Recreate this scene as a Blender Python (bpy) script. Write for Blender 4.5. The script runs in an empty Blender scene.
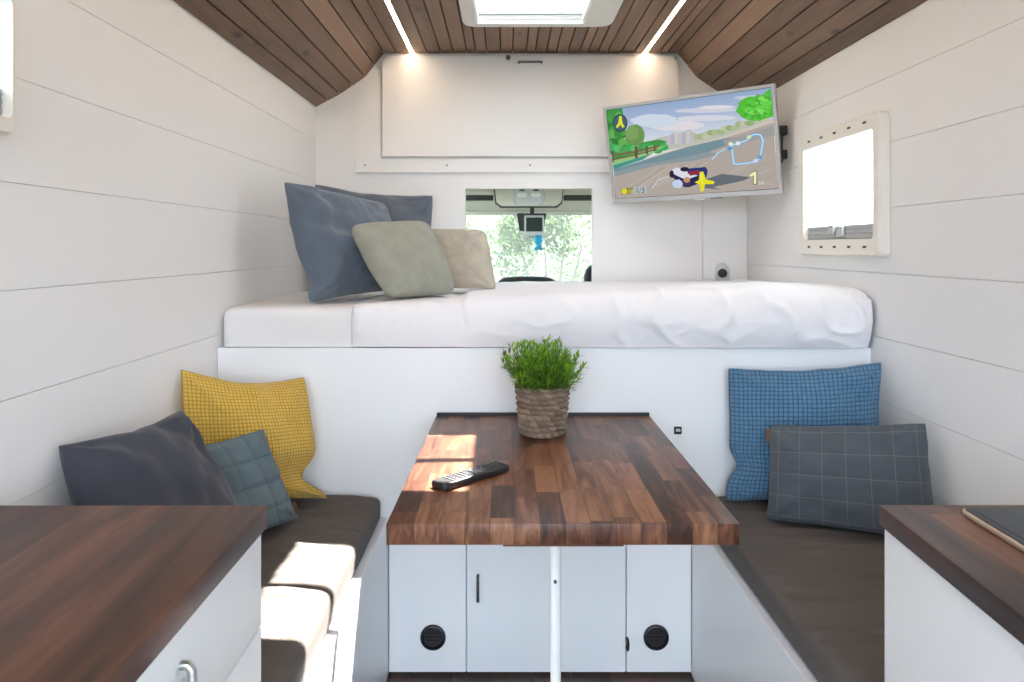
import bpy, bmesh, math, random
from mathutils import Vector, Matrix, noise, Euler
random.seed(7)
PI = math.pi
C = bpy.context.scene.collection
SC = bpy.context.scene
F, HX, HY, EYE = 740.0, 505.0, 247.0, 1.31     # focal length in px, vanishing point, eye height (m)

def pt(px, py, Y):                               # measured photo position at a known distance -> metres
    return Vector(((px - HX) * Y / F, Y, EYE - (py - HY) * Y / F))

# ------------------------------------------------------------------ materials
def newmat(name):
    m = bpy.data.materials.new(name); m.use_nodes = True
    nt = m.node_tree
    b = nt.nodes['Principled BSDF']
    return m, nt, b
def N(nt, t, **kw):
    n = nt.nodes.new(t)
    for k, v in kw.items():
        if k.startswith('i_'):
            n.inputs[k[2:].replace('_', ' ')].default_value = v
        else:
            setattr(n, k, v)
    return n
def L(nt, a, b): nt.links.new(a, b)
def math_(nt, op, a, b=None, c=None):
    n = nt.nodes.new('ShaderNodeMath'); n.operation = op
    for i, x in enumerate((a, b, c)):
        if x is None: continue
        if isinstance(x, (int, float)): n.inputs[i].default_value = x
        else: nt.links.new(x, n.inputs[i])
    return n.outputs[0]
def mixc(nt, f, a, b, mode='MIX'):
    n = nt.nodes.new('ShaderNodeMix'); n.data_type = 'RGBA'; n.blend_type = mode
    for i, x in ((0, f), (6, a), (7, b)):
        if isinstance(x, (int, float)): n.inputs[i].default_value = x
        elif isinstance(x, tuple): n.inputs[i].default_value = (*x[:3], 1)
        else: nt.links.new(x, n.inputs[i])
    return n.outputs[2]
def bump(nt, b, h, strength=.3, dist=.002):
    n = nt.nodes.new('ShaderNodeBump'); n.inputs['Strength'].default_value = strength
    n.inputs['Distance'].default_value = dist
    nt.links.new(h, n.inputs['Height']); nt.links.new(n.outputs[0], b.inputs['Normal'])
def plain(name, col, rough=.5, metal=0., spec=.5, bumps=None, emit=None, var=0., scale=8.):
    m, nt, b = newmat(name)
    b.inputs['Base Color'].default_value = (*col, 1)
    b.inputs['Roughness'].default_value = rough
    b.inputs['Metallic'].default_value = metal
    b.inputs['Specular IOR Level'].default_value = spec
    if var or bumps:
        tc = N(nt, 'ShaderNodeTexCoord')
    if var:
        nz = N(nt, 'ShaderNodeTexNoise'); nz.inputs['Scale'].default_value = scale; nz.inputs['Detail'].default_value = 4
        L(nt, tc.outputs['Object'], nz.inputs['Vector'])
        c = mixc(nt, nz.outputs['Fac'], tuple(x * (1 - var) for x in col), tuple(min(1, x * (1 + var)) for x in col))
        L(nt, c, b.inputs['Base Color'])
    if bumps:
        nz = N(nt, 'ShaderNodeTexNoise'); nz.inputs['Scale'].default_value = bumps[0]; nz.inputs['Detail'].default_value = 3
        L(nt, tc.outputs['Object'], nz.inputs['Vector'])
        bump(nt, b, nz.outputs['Fac'], bumps[1], bumps[2] if len(bumps) > 2 else .002)
    if emit:
        b.inputs['Emission Color'].default_value = (*emit[0], 1); b.inputs['Emission Strength'].default_value = emit[1]
    return m

def walnut(name, w, l, dark, mid, light, gscale=1., rough=.38, seam=.6, amp=2.4, rw=.75, dist=1.4):
    """edge-glued hardwood staves running along Y"""
    m, nt, b = newmat(name)
    tc = N(nt, 'ShaderNodeTexCoord'); s = N(nt, 'ShaderNodeSeparateXYZ'); L(nt, tc.outputs['Object'], s.inputs[0])
    x, y, z = s.outputs
    xa = math_(nt, 'DIVIDE', x, w); col = math_(nt, 'FLOOR', xa)
    w1 = N(nt, 'ShaderNodeTexWhiteNoise', noise_dimensions='1D'); L(nt, col, w1.inputs['W'])
    ya = math_(nt, 'ADD', math_(nt, 'DIVIDE', y, l), math_(nt, 'MULTIPLY', w1.outputs['Value'], 9.37))
    row = math_(nt, 'FLOOR', ya)
    cid = N(nt, 'ShaderNodeCombineXYZ'); L(nt, col, cid.inputs[0]); L(nt, row, cid.inputs[1])
    w2 = N(nt, 'ShaderNodeTexWhiteNoise', noise_dimensions='3D'); L(nt, cid.outputs[0], w2.inputs['Vector'])
    rnd = w2.outputs['Value']
    # grain: stretched along the stave, shifted per stave
    gx = math_(nt, 'ADD', math_(nt, 'MULTIPLY', x, 26 * gscale), math_(nt, 'MULTIPLY', rnd, 91.))
    gy = math_(nt, 'ADD', math_(nt, 'MULTIPLY', y, 2.6 * gscale), math_(nt, 'MULTIPLY', rnd, 37.))
    gz = math_(nt, 'MULTIPLY', z, 7 * gscale)
    gv = N(nt, 'ShaderNodeCombineXYZ'); L(nt, gx, gv.inputs[0]); L(nt, gy, gv.inputs[1]); L(nt, gz, gv.inputs[2])
    n1 = N(nt, 'ShaderNodeTexNoise'); n1.inputs['Scale'].default_value = 1.; n1.inputs['Detail'].default_value = 5; n1.inputs['Distortion'].default_value = dist
    L(nt, gv.outputs[0], n1.inputs['Vector'])
    n2 = N(nt, 'ShaderNodeTexNoise'); n2.inputs['Scale'].default_value = 7.; n2.inputs['Detail'].default_value = 4
    L(nt, gv.outputs[0], n2.inputs['Vector'])
    g = math_(nt, 'ADD', math_(nt, 'MULTIPLY', n1.outputs['Fac'], .75), math_(nt, 'MULTIPLY', n2.outputs['Fac'], .25))
    f = math_(nt, 'ADD', math_(nt, 'MULTIPLY', math_(nt, 'SUBTRACT', g, .5), amp), math_(nt, 'ADD', math_(nt, 'MULTIPLY', rnd, rw), .5 - rw*.5))
    r = N(nt, 'ShaderNodeValToRGB'); L(nt, f, r.inputs[0])
    e = r.color_ramp.elements
    e[0].position = .05; e[0].color = (*dark, 1); e[1].position = .95; e[1].color = (*light, 1)
    k = e.new(.5); k.color = (*mid, 1)
    fx = math_(nt, 'ABSOLUTE', math_(nt, 'SUBTRACT', math_(nt, 'FRACT', xa), .5))
    fy = math_(nt, 'ABSOLUTE', math_(nt, 'SUBTRACT', math_(nt, 'FRACT', ya), .5))
    sm = math_(nt, 'MAXIMUM', math_(nt, 'GREATER_THAN', fx, .5 - .0006 / w), math_(nt, 'GREATER_THAN', fy, .5 - .0006 / l))
    c = mixc(nt, math_(nt, 'MULTIPLY', sm, seam), r.outputs[0], tuple(v * .4 for v in dark))
    L(nt, c, b.inputs['Base Color'])
    b.inputs['Roughness'].default_value = rough; b.inputs['Specular IOR Level'].default_value = .33
    bump(nt, b, n2.outputs['Fac'], .08, .001)
    return m

def plank_mat(name, dark, light, rough=.55):
    """stained softwood boards along Y, each with its own tone (face attribute 'tone')"""
    m, nt, b = newmat(name)
    tc = N(nt, 'ShaderNodeTexCoord'); s = N(nt, 'ShaderNodeSeparateXYZ'); L(nt, tc.outputs['Object'], s.inputs[0])
    at = N(nt, 'ShaderNodeAttribute', attribute_name='tone')
    rnd = at.outputs['Fac']
    gv = N(nt, 'ShaderNodeCombineXYZ')
    L(nt, math_(nt, 'ADD', math_(nt, 'MULTIPLY', s.outputs[0], 45.), math_(nt, 'MULTIPLY', rnd, 77.)), gv.inputs[0])
    L(nt, math_(nt, 'ADD', math_(nt, 'MULTIPLY', s.outputs[1], 3.2), math_(nt, 'MULTIPLY', rnd, 31.)), gv.inputs[1])
    L(nt, math_(nt, 'MULTIPLY', s.outputs[2], 45.), gv.inputs[2])
    n1 = N(nt, 'ShaderNodeTexNoise'); n1.inputs['Scale'].default_value = 1.; n1.inputs['Detail'].default_value = 6; n1.inputs['Distortion'].default_value = .8
    L(nt, gv.outputs[0], n1.inputs['Vector'])
    # knots
    kv = N(nt, 'ShaderNodeCombineXYZ')
    L(nt, math_(nt, 'ADD', math_(nt, 'MULTIPLY', s.outputs[0], 9.), math_(nt, 'MULTIPLY', rnd, 53.)), kv.inputs[0])
    L(nt, math_(nt, 'ADD', math_(nt, 'MULTIPLY', s.outputs[1], 3.5), math_(nt, 'MULTIPLY', rnd, 19.)), kv.inputs[1])
    vo = N(nt, 'ShaderNodeTexVoronoi'); vo.inputs['Scale'].default_value = 1.
    L(nt, kv.outputs[0], vo.inputs['Vector'])
    kn = N(nt, 'ShaderNodeMapRange'); L(nt, vo.outputs['Distance'], kn.inputs[0])
    kn.inputs[1].default_value = .05; kn.inputs[2].default_value = .14; kn.inputs[3].default_value = 1; kn.inputs[4].default_value = 0
    f = math_(nt, 'ADD', math_(nt, 'MULTIPLY', n1.outputs['Fac'], .9), math_(nt, 'SUBTRACT', math_(nt, 'MULTIPLY', rnd, .6), .25))
    c = mixc(nt, f, dark, light)
    c = mixc(nt, math_(nt, 'MULTIPLY', kn.outputs[0], .7), c, tuple(v * .25 for v in dark))
    L(nt, c, b.inputs['Base Color']); b.inputs['Roughness'].default_value = rough
    bump(nt, b, n1.outputs['Fac'], .15, .002)
    return m

def waffle(name, col, groove, cell=.0135):
    m, nt, b = newmat(name)
    uv = N(nt, 'ShaderNodeUVMap', uv_map='UVMap'); s = N(nt, 'ShaderNodeSeparateXYZ'); L(nt, uv.outputs[0], s.inputs[0])
    nz0 = N(nt, 'ShaderNodeTexNoise'); nz0.inputs['Scale'].default_value = 9.; L(nt, uv.outputs[0], nz0.inputs['Vector'])
    wob = math_(nt, 'MULTIPLY', nz0.outputs['Fac'], .55)
    fx = math_(nt, 'ABSOLUTE', math_(nt, 'SUBTRACT', math_(nt, 'FRACT', math_(nt, 'ADD', math_(nt, 'DIVIDE', s.outputs[0], cell), wob)), .5))
    fy = math_(nt, 'ABSOLUTE', math_(nt, 'SUBTRACT', math_(nt, 'FRACT', math_(nt, 'ADD', math_(nt, 'DIVIDE', s.outputs[1], cell), wob)), .5))
    mx = math_(nt, 'MAXIMUM', fx, fy)
    mr = N(nt, 'ShaderNodeMapRange'); mr.interpolation_type = 'SMOOTHSTEP'; L(nt, mx, mr.inputs[0])
    mr.inputs[1].default_value = .30; mr.inputs[2].default_value = .49; mr.inputs[3].default_value = 0; mr.inputs[4].default_value = 1
    nz = N(nt, 'ShaderNodeTexNoise'); nz.inputs['Scale'].default_value = 60.; nz.inputs['Detail'].default_value = 3
    L(nt, uv.outputs[0], nz.inputs['Vector'])
    base = mixc(nt, nz.outputs['Fac'], tuple(v * .82 for v in col), tuple(min(1, v * 1.2) for v in col))
    c = mixc(nt, math_(nt, 'MULTIPLY', mr.outputs[0], .8), base, groove)
    L(nt, c, b.inputs['Base Color']); b.inputs['Roughness'].default_value = .9
    b.inputs['Specular IOR Level'].default_value = .15
    b.inputs['Sheen Weight'].default_value = .15
    h = math_(nt, 'ADD', math_(nt, 'MULTIPLY', math_(nt, 'SUBTRACT', 1., mr.outputs[0]), 1.), math_(nt, 'MULTIPLY', nz.outputs['Fac'], .3))
    bump(nt, b, h, .7, .004)
    return m
def linen(name, col, var=.12, sheen=.1, grid=None, weave=(900., .25, .0006), blotch=14.):
    """plain cloth; grid = (cell_x, cell_y, line colour, line half width) adds thin coloured lines"""
    m, nt, b = newmat(name)
    uv = N(nt, 'ShaderNodeUVMap', uv_map='UVMap')
    nz = N(nt, 'ShaderNodeTexNoise'); nz.inputs['Scale'].default_value = blotch; nz.inputs['Detail'].default_value = 5
    L(nt, uv.outputs[0], nz.inputs['Vector'])
    c = mixc(nt, nz.outputs['Fac'], tuple(v * (1 - var) for v in col), tuple(min(1, v * (1 + var)) for v in col))
    if grid:
        s = N(nt, 'ShaderNodeSeparateXYZ'); L(nt, uv.outputs[0], s.inputs[0])
        ms = []
        for k in (0, 1):
            f = math_(nt, 'ABSOLUTE', math_(nt, 'SUBTRACT', math_(nt, 'FRACT', math_(nt, 'ADD', math_(nt, 'DIVIDE', s.outputs[k], grid[k]), .5)), .5))
            ms.append(math_(nt, 'LESS_THAN', f, grid[3] / grid[k]))
        c = mixc(nt, math_(nt, 'MULTIPLY', math_(nt, 'MAXIMUM', *ms), .6), c, grid[2])
    L(nt, c, b.inputs['Base Color']); b.inputs['Roughness'].default_value = .85
    b.inputs['Specular IOR Level'].default_value = .2
    b.inputs['Sheen Weight'].default_value = sheen
    wv = N(nt, 'ShaderNodeTexNoise'); wv.inputs['Scale'].default_value = weave[0]; wv.inputs['Detail'].default_value = 1
    L(nt, uv.outputs[0], wv.inputs['Vector'])
    bump(nt, b, wv.outputs['Fac'], weave[1], weave[2])
    return m
def knit(name, col):
    m, nt, b = newmat(name)
    uv = N(nt, 'ShaderNodeUVMap', uv_map='UVMap'); s = N(nt, 'ShaderNodeSeparateXYZ'); L(nt, uv.outputs[0], s.inputs[0])
    a = math_(nt, 'SINE', math_(nt, 'MULTIPLY', s.outputs[0], 900.)); d = math_(nt, 'SINE', math_(nt, 'MULTIPLY', s.outputs[1], 1100.))
    h = math_(nt, 'MULTIPLY', a, d)
    nz = N(nt, 'ShaderNodeTexNoise'); nz.inputs['Scale'].default_value = 18.; L(nt, uv.outputs[0], nz.inputs['Vector'])
    f = math_(nt, 'ADD', math_(nt, 'MULTIPLY', h, .25), nz.outputs['Fac'])
    c = mixc(nt, f, tuple(v * .8 for v in col), tuple(min(1, v * 1.15) for v in col))
    L(nt, c, b.inputs['Base Color']); b.inputs['Roughness'].default_value = .9; b.inputs['Specular IOR Level'].default_value = .15
    bump(nt, b, h, .5, .0015)
    return m
def glass(name, haze=0., tint=(1, 1, 1), gloss=.06, hcol=(.9, .95, .97)):
    m = bpy.data.materials.new(name); m.use_nodes = True; nt = m.node_tree
    nt.nodes.clear()
    o = N(nt, 'ShaderNodeOutputMaterial'); t = N(nt, 'ShaderNodeBsdfTransparent'); t.inputs[0].default_value = (*tint, 1)
    g = N(nt, 'ShaderNodeBsdfGlossy'); g.inputs['Roughness'].default_value = .02
    mx = N(nt, 'ShaderNodeMixShader'); mx.inputs[0].default_value = gloss
    L(nt, t.outputs[0], mx.inputs[1]); L(nt, g.outputs[0], mx.inputs[2])
    out = mx.outputs[0]
    if haze:
        tl = N(nt, 'ShaderNodeBsdfTranslucent'); tl.inputs[0].default_value = (*hcol, 1)
        m2 = N(nt, 'ShaderNodeMixShader'); m2.inputs[0].default_value = haze
        L(nt, out, m2.inputs[1]); L(nt, tl.outputs[0], m2.inputs[2]); out = m2.outputs[0]
    L(nt, out, o.inputs[0])
    return m
def emission(name, col, st):
    m = bpy.data.materials.new(name); m.use_nodes = True; nt = m.node_tree; nt.nodes.clear()
    o = N(nt, 'ShaderNodeOutputMaterial'); e = N(nt, 'ShaderNodeEmission')
    e.inputs[0].default_value = (*col, 1); e.inputs[1].default_value = st; L(nt, e.outputs[0], o.inputs[0]); return m
def attr_mat(name, attr='Col', rough=.6, emit=None, translucent=0., spec=.3):
    m, nt, b = newmat(name)
    a = N(nt, 'ShaderNodeAttribute', attribute_name=attr)
    if emit:
        nt.nodes.remove(b); e = N(nt, 'ShaderNodeEmission'); e.inputs[1].default_value = emit
        L(nt, a.outputs['Color'], e.inputs[0]); L(nt, e.outputs[0], nt.nodes['Material Output'].inputs[0]); return m
    L(nt, a.outputs['Color'], b.inputs['Base Color']); b.inputs['Roughness'].default_value = rough
    b.inputs['Specular IOR Level'].default_value = spec
    if translucent:
        t = N(nt, 'ShaderNodeBsdfTranslucent'); L(nt, a.outputs['Color'], t.inputs[0])
        mx = N(nt, 'ShaderNodeMixShader'); mx.inputs[0].default_value = translucent
        L(nt, b.outputs[0], mx.inputs[1]); L(nt, t.outputs[0], mx.inputs[2]); L(nt, mx.outputs[0], nt.nodes['Material Output'].inputs[0])
    return m

M = dict(
    wall=plain('painted_board', (.83, .83, .83), .55, bumps=(40, .03)),
    white=plain('white_laminate', (.83, .84, .85), .32, bumps=(60, .02)),
    beige=plain('warm_white_panel', (.83, .81, .79), .5),
    plast=plain('cream_plastic', (.80, .77, .70), .35),
    whplast=plain('white_plastic', (.82, .82, .80), .3),
    gap=plain('dark_backing', (.02, .018, .016), .9),
    ceil=plank_mat('stained_planks', (.115, .064, .040), (.30, .185, .122)),
    floor=plank_mat('floor_boards', (.05, .03, .024), (.10, .06, .045), .4),
    table=walnut('table_walnut', .047, .19, (.034, .012, .007), (.130, .049, .025), (.27, .125, .065), .9, .36),
    counter=walnut('counter_walnut', .13, 1.3, (.024, .010, .007), (.088, .032, .016), (.19, .082, .043), .40, .42, .35, 2.5, .45, 2.0),
    bench=linen('bench_fabric', (.102, .088, .078), .2, .05, blotch=6.),
    sheet=linen('cotton_sheet', (.78, .77, .765), .03, .05),
    duvet=linen('cotton_duvet', (.84, .83, .85), .02, .05),
    yellow=waffle('yellow_waffle', (.74, .47, .085), (.27, .17, .04), .0100),
    blue=waffle('blue_waffle', (.105, .235, .37), (.022, .062, .125), .0125),
    charcoal=linen('charcoal_cotton', (.044, .048, .062), .14, .15),
    teal=linen('teal_quilt', (.110, .150, .163), .10, .10, grid=(.064, .070, (.05, .07, .08), .0011)),  # quilt seams darkened in colour, since their own shade hardly shows
    plaid=linen('grey_windowpane', (.078, .090, .106), .10, .15, grid=(.058, .060, (.19, .20, .21), .0008)),
    velvet=linen('blue_velvet', (.112, .142, .182), .22, .22),
    velvet2=linen('slate_velvet', (.105, .125, .155), .16, .22),
    sage=knit('sage_knit', (.34, .34, .28)),
    sand=knit('sand_knit', (.50, .45, .36)),
    black=plain('black_plastic', (.012, .012, .014), .4),
    blackg=plain('black_gloss', (.008, .009, .011), .10, 0., .2),
    steel=plain('brushed_steel', (.55, .55, .54), .3, 1.),
    dksteel=plain('dark_steel', (.12, .12, .12), .4, .7),
    alu=plain('satin_aluminium', (.62, .62, .63), .35, .8),
    silver=plain('silver_plastic', (.52, .52, .53), .35, .3),
    grey=plain('grey_plastic', (.42, .43, .44), .5),
    ltgrey=plain('light_grey_plastic', (.55, .56, .57), .4),
    rope=None,
    led=emission('led_diffuser', (1., .75, .53), 41.0),
    leather=plain('brown_leather', (.10, .04, .02), .6),
    soil=plain('soil', (.03, .02, .013), .95),
    cabgrey=plain('cab_headliner', (.60, .58, .50), .85, bumps=(300, .1)),
    cabdark=plain('cab_dark_trim', (.035, .037, .04), .6),
    cabseat=plain('seat_fabric', (.018, .020, .024), .85, bumps=(500, .2)),
    bluerub=plain('blue_rubber', (.03, .38, .62), .4),
    pane=glass('clear_pane', .0),
    milky=glass('milky_pane', .40, (.97, 1, 1)),
    wind=glass('hazed_windscreen', .008, (.93, 1, .96)),  # white reflection haze put in as a thin translucent share of the glass
    mesh=glass('pleated_screen', .35, (.9, .9, .9), .02),
)

# ------------------------------------------------------------------ mesh helpers
def B(): return bmesh.new()
def add_box(bm, x0, x1, y0, y1, z0, z1, bev=0., seg=2, mi=0):
    vs = [bm.verts.new(v) for v in ((x0,y0,z0),(x1,y0,z0),(x1,y1,z0),(x0,y1,z0),(x0,y0,z1),(x1,y0,z1),(x1,y1,z1),(x0,y1,z1))]
    fs = [bm.faces.new([vs[i] for i in q]) for q in ((0,3,2,1),(4,5,6,7),(0,1,5,4),(1,2,6,5),(2,3,7,6),(3,0,4,7))]
    for f in fs: f.material_index = mi
    if bev:
        r = bmesh.ops.bevel(bm, geom=list({e for f in fs for e in f.edges}), offset=bev, segments=seg, affect='EDGES', profile=.5)
        for f in r['faces']: f.material_index = mi
    return fs
def add_prism(bm, poly, axis, a0, a1, bev=0., seg=2, mi=0):
    """extrude a 2-D polygon along axis; poly in the two other axes (order x,y,z)"""
    def mk(p, a):
        return {'x': (a, p[0], p[1]), 'y': (p[0], a, p[1]), 'z': (p[0], p[1], a)}[axis]
    v0 = [bm.verts.new(mk(p, a0)) for p in poly]; v1 = [bm.verts.new(mk(p, a1)) for p in poly]
    n = len(poly)
    fs = [bm.faces.new(v0), bm.faces.new(v1[::-1])]
    for i in range(n): fs.append(bm.faces.new((v0[i], v1[i], v1[(i+1) % n], v0[(i+1) % n])))
    bmesh.ops.recalc_face_normals(bm, faces=fs)
    for f in fs: f.material_index = mi
    if bev:
        r = bmesh.ops.bevel(bm, geom=list({e for f in fs for e in f.edges}), offset=bev, segments=seg, affect='EDGES', profile=.5)
        for f in r['faces']: f.material_index = mi
    return fs
def rrect(x0, x1, z0, z1, r, n=6):
    out = []
    for cx, cz, a in ((x1-r, z1-r, 0), (x0+r, z1-r, 90), (x0+r, z0+r, 180), (x1-r, z0+r, 270)):
        for k in range(n+1):
            t = math.radians(a + 90*k/n); out.append((cx + r*math.cos(t), cz + r*math.sin(t)))
    return out
def add_ring(bm, outer, inner, axis, a0, a1, mi=0):
    """frame between two closed loops with equal vertex count, extruded"""
    def mk(p, a): return {'x': (a, p[0], p[1]), 'y': (p[0], a, p[1]), 'z': (p[0], p[1], a)}[axis]
    n = len(outer)
    o0 = [bm.verts.new(mk(p, a0)) for p in outer]; o1 = [bm.verts.new(mk(p, a1)) for p in outer]
    i0 = [bm.verts.new(mk(p, a0)) for p in inner]; i1 = [bm.verts.new(mk(p, a1)) for p in inner]
    fs = []
    for i in range(n):
        j = (i+1) % n
        for a, b in ((o0, o1), (i1, i0), (i0, o0), (o1, i1)):
            fs.append(bm.faces.new((a[i], b[i], b[j], a[j])))
    bmesh.ops.recalc_face_normals(bm, faces=fs)
    for f in fs: f.material_index = mi
    return fs
def add_tube(bm, pts, r, n=12, cap=True, mi=0):
    pts = [Vector(p) for p in pts]; rings = []
    up = Vector((0, 0, 1))
    for i, p in enumerate(pts):
        t = (pts[min(i+1, len(pts)-1)] - pts[max(i-1, 0)]).normalized()
        a = t.cross(up if abs(t.dot(up)) < .95 else Vector((1, 0, 0))).normalized(); b = t.cross(a).normalized()
        rr = r[i] if isinstance(r, (list, tuple)) else r
        rings.append([bm.verts.new(p + rr*(math.cos(2*PI*k/n)*a + math.sin(2*PI*k/n)*b)) for k in range(n)])
    fs = []
    for a, b in zip(rings, rings[1:]):
        for k in range(n): fs.append(bm.faces.new((a[k], a[(k+1) % n], b[(k+1) % n], b[k])))
    if cap: fs.append(bm.faces.new(rings[0][::-1])); fs.append(bm.faces.new(rings[-1]))
    bmesh.ops.recalc_face_normals(bm, faces=fs)
    for f in fs: f.material_index = mi
def add_lathe(bm, prof, n=32, mi=0, M4=None):
    rings = []
    for r, z in prof:
        if r < 1e-6: rings.append([bm.verts.new((0, 0, z))])
        else: rings.append([bm.verts.new((r*math.cos(2*PI*k/n), r*math.sin(2*PI*k/n), z)) for k in range(n)])
    fs = []
    for a, b in zip(rings, rings[1:]):
        for k in range(n):
            q = (k+1) % n
            if len(a) == 1 and len(b) == 1: continue
            if len(a) == 1: fs.append(bm.faces.new((a[0], b[k], b[q])))
            elif len(b) == 1: fs.append(bm.faces.new((a[k], a[q], b[0])))
            else: fs.append(bm.faces.new((a[k], a[q], b[q], b[k])))
    bmesh.ops.recalc_face_normals(bm, faces=fs)
    for f in fs: f.material_index = mi
    if M4: bmesh.ops.transform(bm, matrix=M4, verts=[v for r_ in rings for v in r_])
def obj(name, bm, mats, parent=None, smooth=None, world=True):
    """link a bmesh as one object; geometry is written in world metres and moved into the parent's frame"""
    me = bpy.data.meshes.new(name); bm.to_mesh(me); bm.free()
    for m in (mats if isinstance(mats, (list, tuple)) else [mats]): me.materials.append(m)
    if smooth is not None:
        me.shade_smooth()
        if smooth < 180: me.set_sharp_from_angle(angle=math.radians(smooth))
    o = bpy.data.objects.new(name, me); C.objects.link(o)
    if parent:
        if world: me.transform(WM[parent.name].inverted())
        o.parent = parent
        WM[o.name] = WM[parent.name].copy()
    else:
        WM[o.name] = Matrix.Identity(4)
    return o
WM = {}
def thing(name, label, cat, loc=(0, 0, 0), rot=None, group=None):
    o = bpy.data.objects.new(name, None); C.objects.link(o); o.empty_display_size = .1
    o.location = loc
    if rot: o.rotation_euler = rot
    o['label'] = label; o['category'] = cat
    if group: o['group'] = group
    WM[o.name] = Matrix.Translation(Vector(loc)) @ (Euler(rot).to_matrix().to_4x4() if rot else Matrix.Identity(4))
    return o
def tag(o, label, cat, group=None):
    o['label'] = label; o['category'] = cat
    if group: o['group'] = group
    return o
def rebase(o):
    """put a single-mesh thing's origin at the middle of its base"""
    me = o.data; vs = [v.co for v in me.vertices]
    c = Vector(((min(v.x for v in vs)+max(v.x for v in vs))/2, (min(v.y for v in vs)+max(v.y for v in vs))/2, min(v.z for v in vs)))
    me.transform(Matrix.Translation(-c)); o.location = c
    return o
def struct(name, bm, mats, smooth=None):
    o = obj(name, bm, mats, None, smooth); o['kind'] = 'structure'; return o
def sroot(name, loc=(0, 0, 0)):
    o = bpy.data.objects.new(name, None); C.objects.link(o); o.location = loc; o['kind'] = 'structure'
    WM[o.name] = Matrix.Translation(Vector(loc)); return o
def minus(a0, a1, b0, b1, holes):
    """rectangle minus axis-aligned holes -> list of rectangles"""
    rs = [(a0, a1, b0, b1)]
    for h0, h1, k0, k1 in holes:
        out = []
        for p0, p1, q0, q1 in rs:
            if h1 <= p0 or h0 >= p1 or k1 <= q0 or k0 >= q1: out.append((p0, p1, q0, q1)); continue
            if h0 > p0: out.append((p0, h0, q0, q1))
            if h1 < p1: out.append((h1, p1, q0, q1))
            m0, m1 = max(p0, h0), min(p1, h1)
            if k0 > q0: out.append((m0, m1, q0, k0))
            if k1 < q1: out.append((m0, m1, k1, q1))
        rs = out
    return rs

# ------------------------------------------------------------------ dimensions
XL, XR, YB, YF = -.88, 1.12, 3.44, -.9      # side walls, bulkhead, rear end of the living area
DB = 2.26                                    # face of the bed platform
ZC, ZW = 2.212, 1.961                        # ceiling flat, wall head
ZBENCH, ZTAB, ZCOUNT = .553, .797, .90

# ------------------------------------------------------------------ shell
bm = B(); tones = []
x = XL
while x < XR - .001:
    x1 = min(x + .12, XR); add_box(bm, x + .0008, x1 - .0008, YF, YB, -.02, 0.); x = x1
add_box(bm, XL - .05, XR + .05, YF, YB + .03, -.10, -.02, mi=1)
fl = struct('floor', bm, [M['floor'], M['gap']])
def set_tone(o):
    me = o.data; a = me.attributes.new('tone', 'FLOAT', 'FACE')
    for p in me.polygons: a.data[p.index].value = noise.cell(Vector((p.index // 6 * 1.37, 3.1, 7.7)))
    rng = random.Random(3)
    vals = [rng.random() for _ in range(len(me.polygons)//6 + 1)]
    for p in me.polygons: a.data[p.index].value = vals[p.index // 6]
set_tone(fl)

GRV = [.09, .28, .47, .66, .85, 1.04, 1.233, 1.425, 1.615, 1.806]
def side_wall(name, xin, sgn, hole):
    bm = B()
    hole = (hole[0] - .004, hole[1] + .004, hole[2] - .004, hole[3] + .004)
    for y0, y1, z0, z1 in minus(YF, YB + .02, 0, 2.02, [hole]):
        a, b_ = xin + sgn*.008, xin + sgn*.055
        add_box(bm, min(a, b_), max(a, b_), y0, y1, z0, z1)
    zs = [0] + GRV + [1.995]
    for z0, z1 in zip(zs, zs[1:]):
        for p in minus(YF, YB, z0 + .0007, z1 - .0007, [hole]):
            if p[3] - p[2] < .003: continue
            a, b_ = xin, xin + sgn*.0085
            add_box(bm, min(a, b_), max(a, b_), *p)
    return struct(name, bm, M['wall'])
HOLE_R = (2.185, 2.695, 1.335, 1.660)
HOLE_L = (.72, 1.272, 1.530, 1.735)
side_wall('wall_left', XL, -1, HOLE_L)
side_wall('wall_right', XR, 1, HOLE_R)

# bulkhead with pass-through to the cab
bm = B()
OPEN = (-.186, .409, 1.06, 1.584)
for x0, x1, z0, z1 in minus(XL - .05, XR + .05, 0, 2.30, [OPEN]):
    add_box(bm, x0, x1, YB, YB + .02, z0, z1)
struct('wall_back', bm, M['beige'])
# reveal trim round the pass-through
bm = B()
add_ring(bm, [(-.196, 1.05), (.419, 1.05), (.419, 1.594), (-.196, 1.594)], [(-.184, 1.062), (.407, 1.062), (.407, 1.582), (-.184, 1.582)], 'y', YB - .003, YB + .035)
struct('trim_1', bm, M['beige'])
bm = B()                                        # service duct in the right rear corner
add_box(bm, .916, XR - .001, YB - .022, YB - .0005, 1.0, 1.70, .002)
struct('trim_2', bm, M['beige'])
bm = B()                                        # shallow side boxing left of the overhead cupboard
add_prism(bm, [(-.69, 1.716), (-.575, 1.716), (-.575, 2.12), (-.655, 2.06), (-.69, 2.055)], 'y', YB - .007, YB - .0005)
struct('trim_3', bm, M['beige'])

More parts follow.
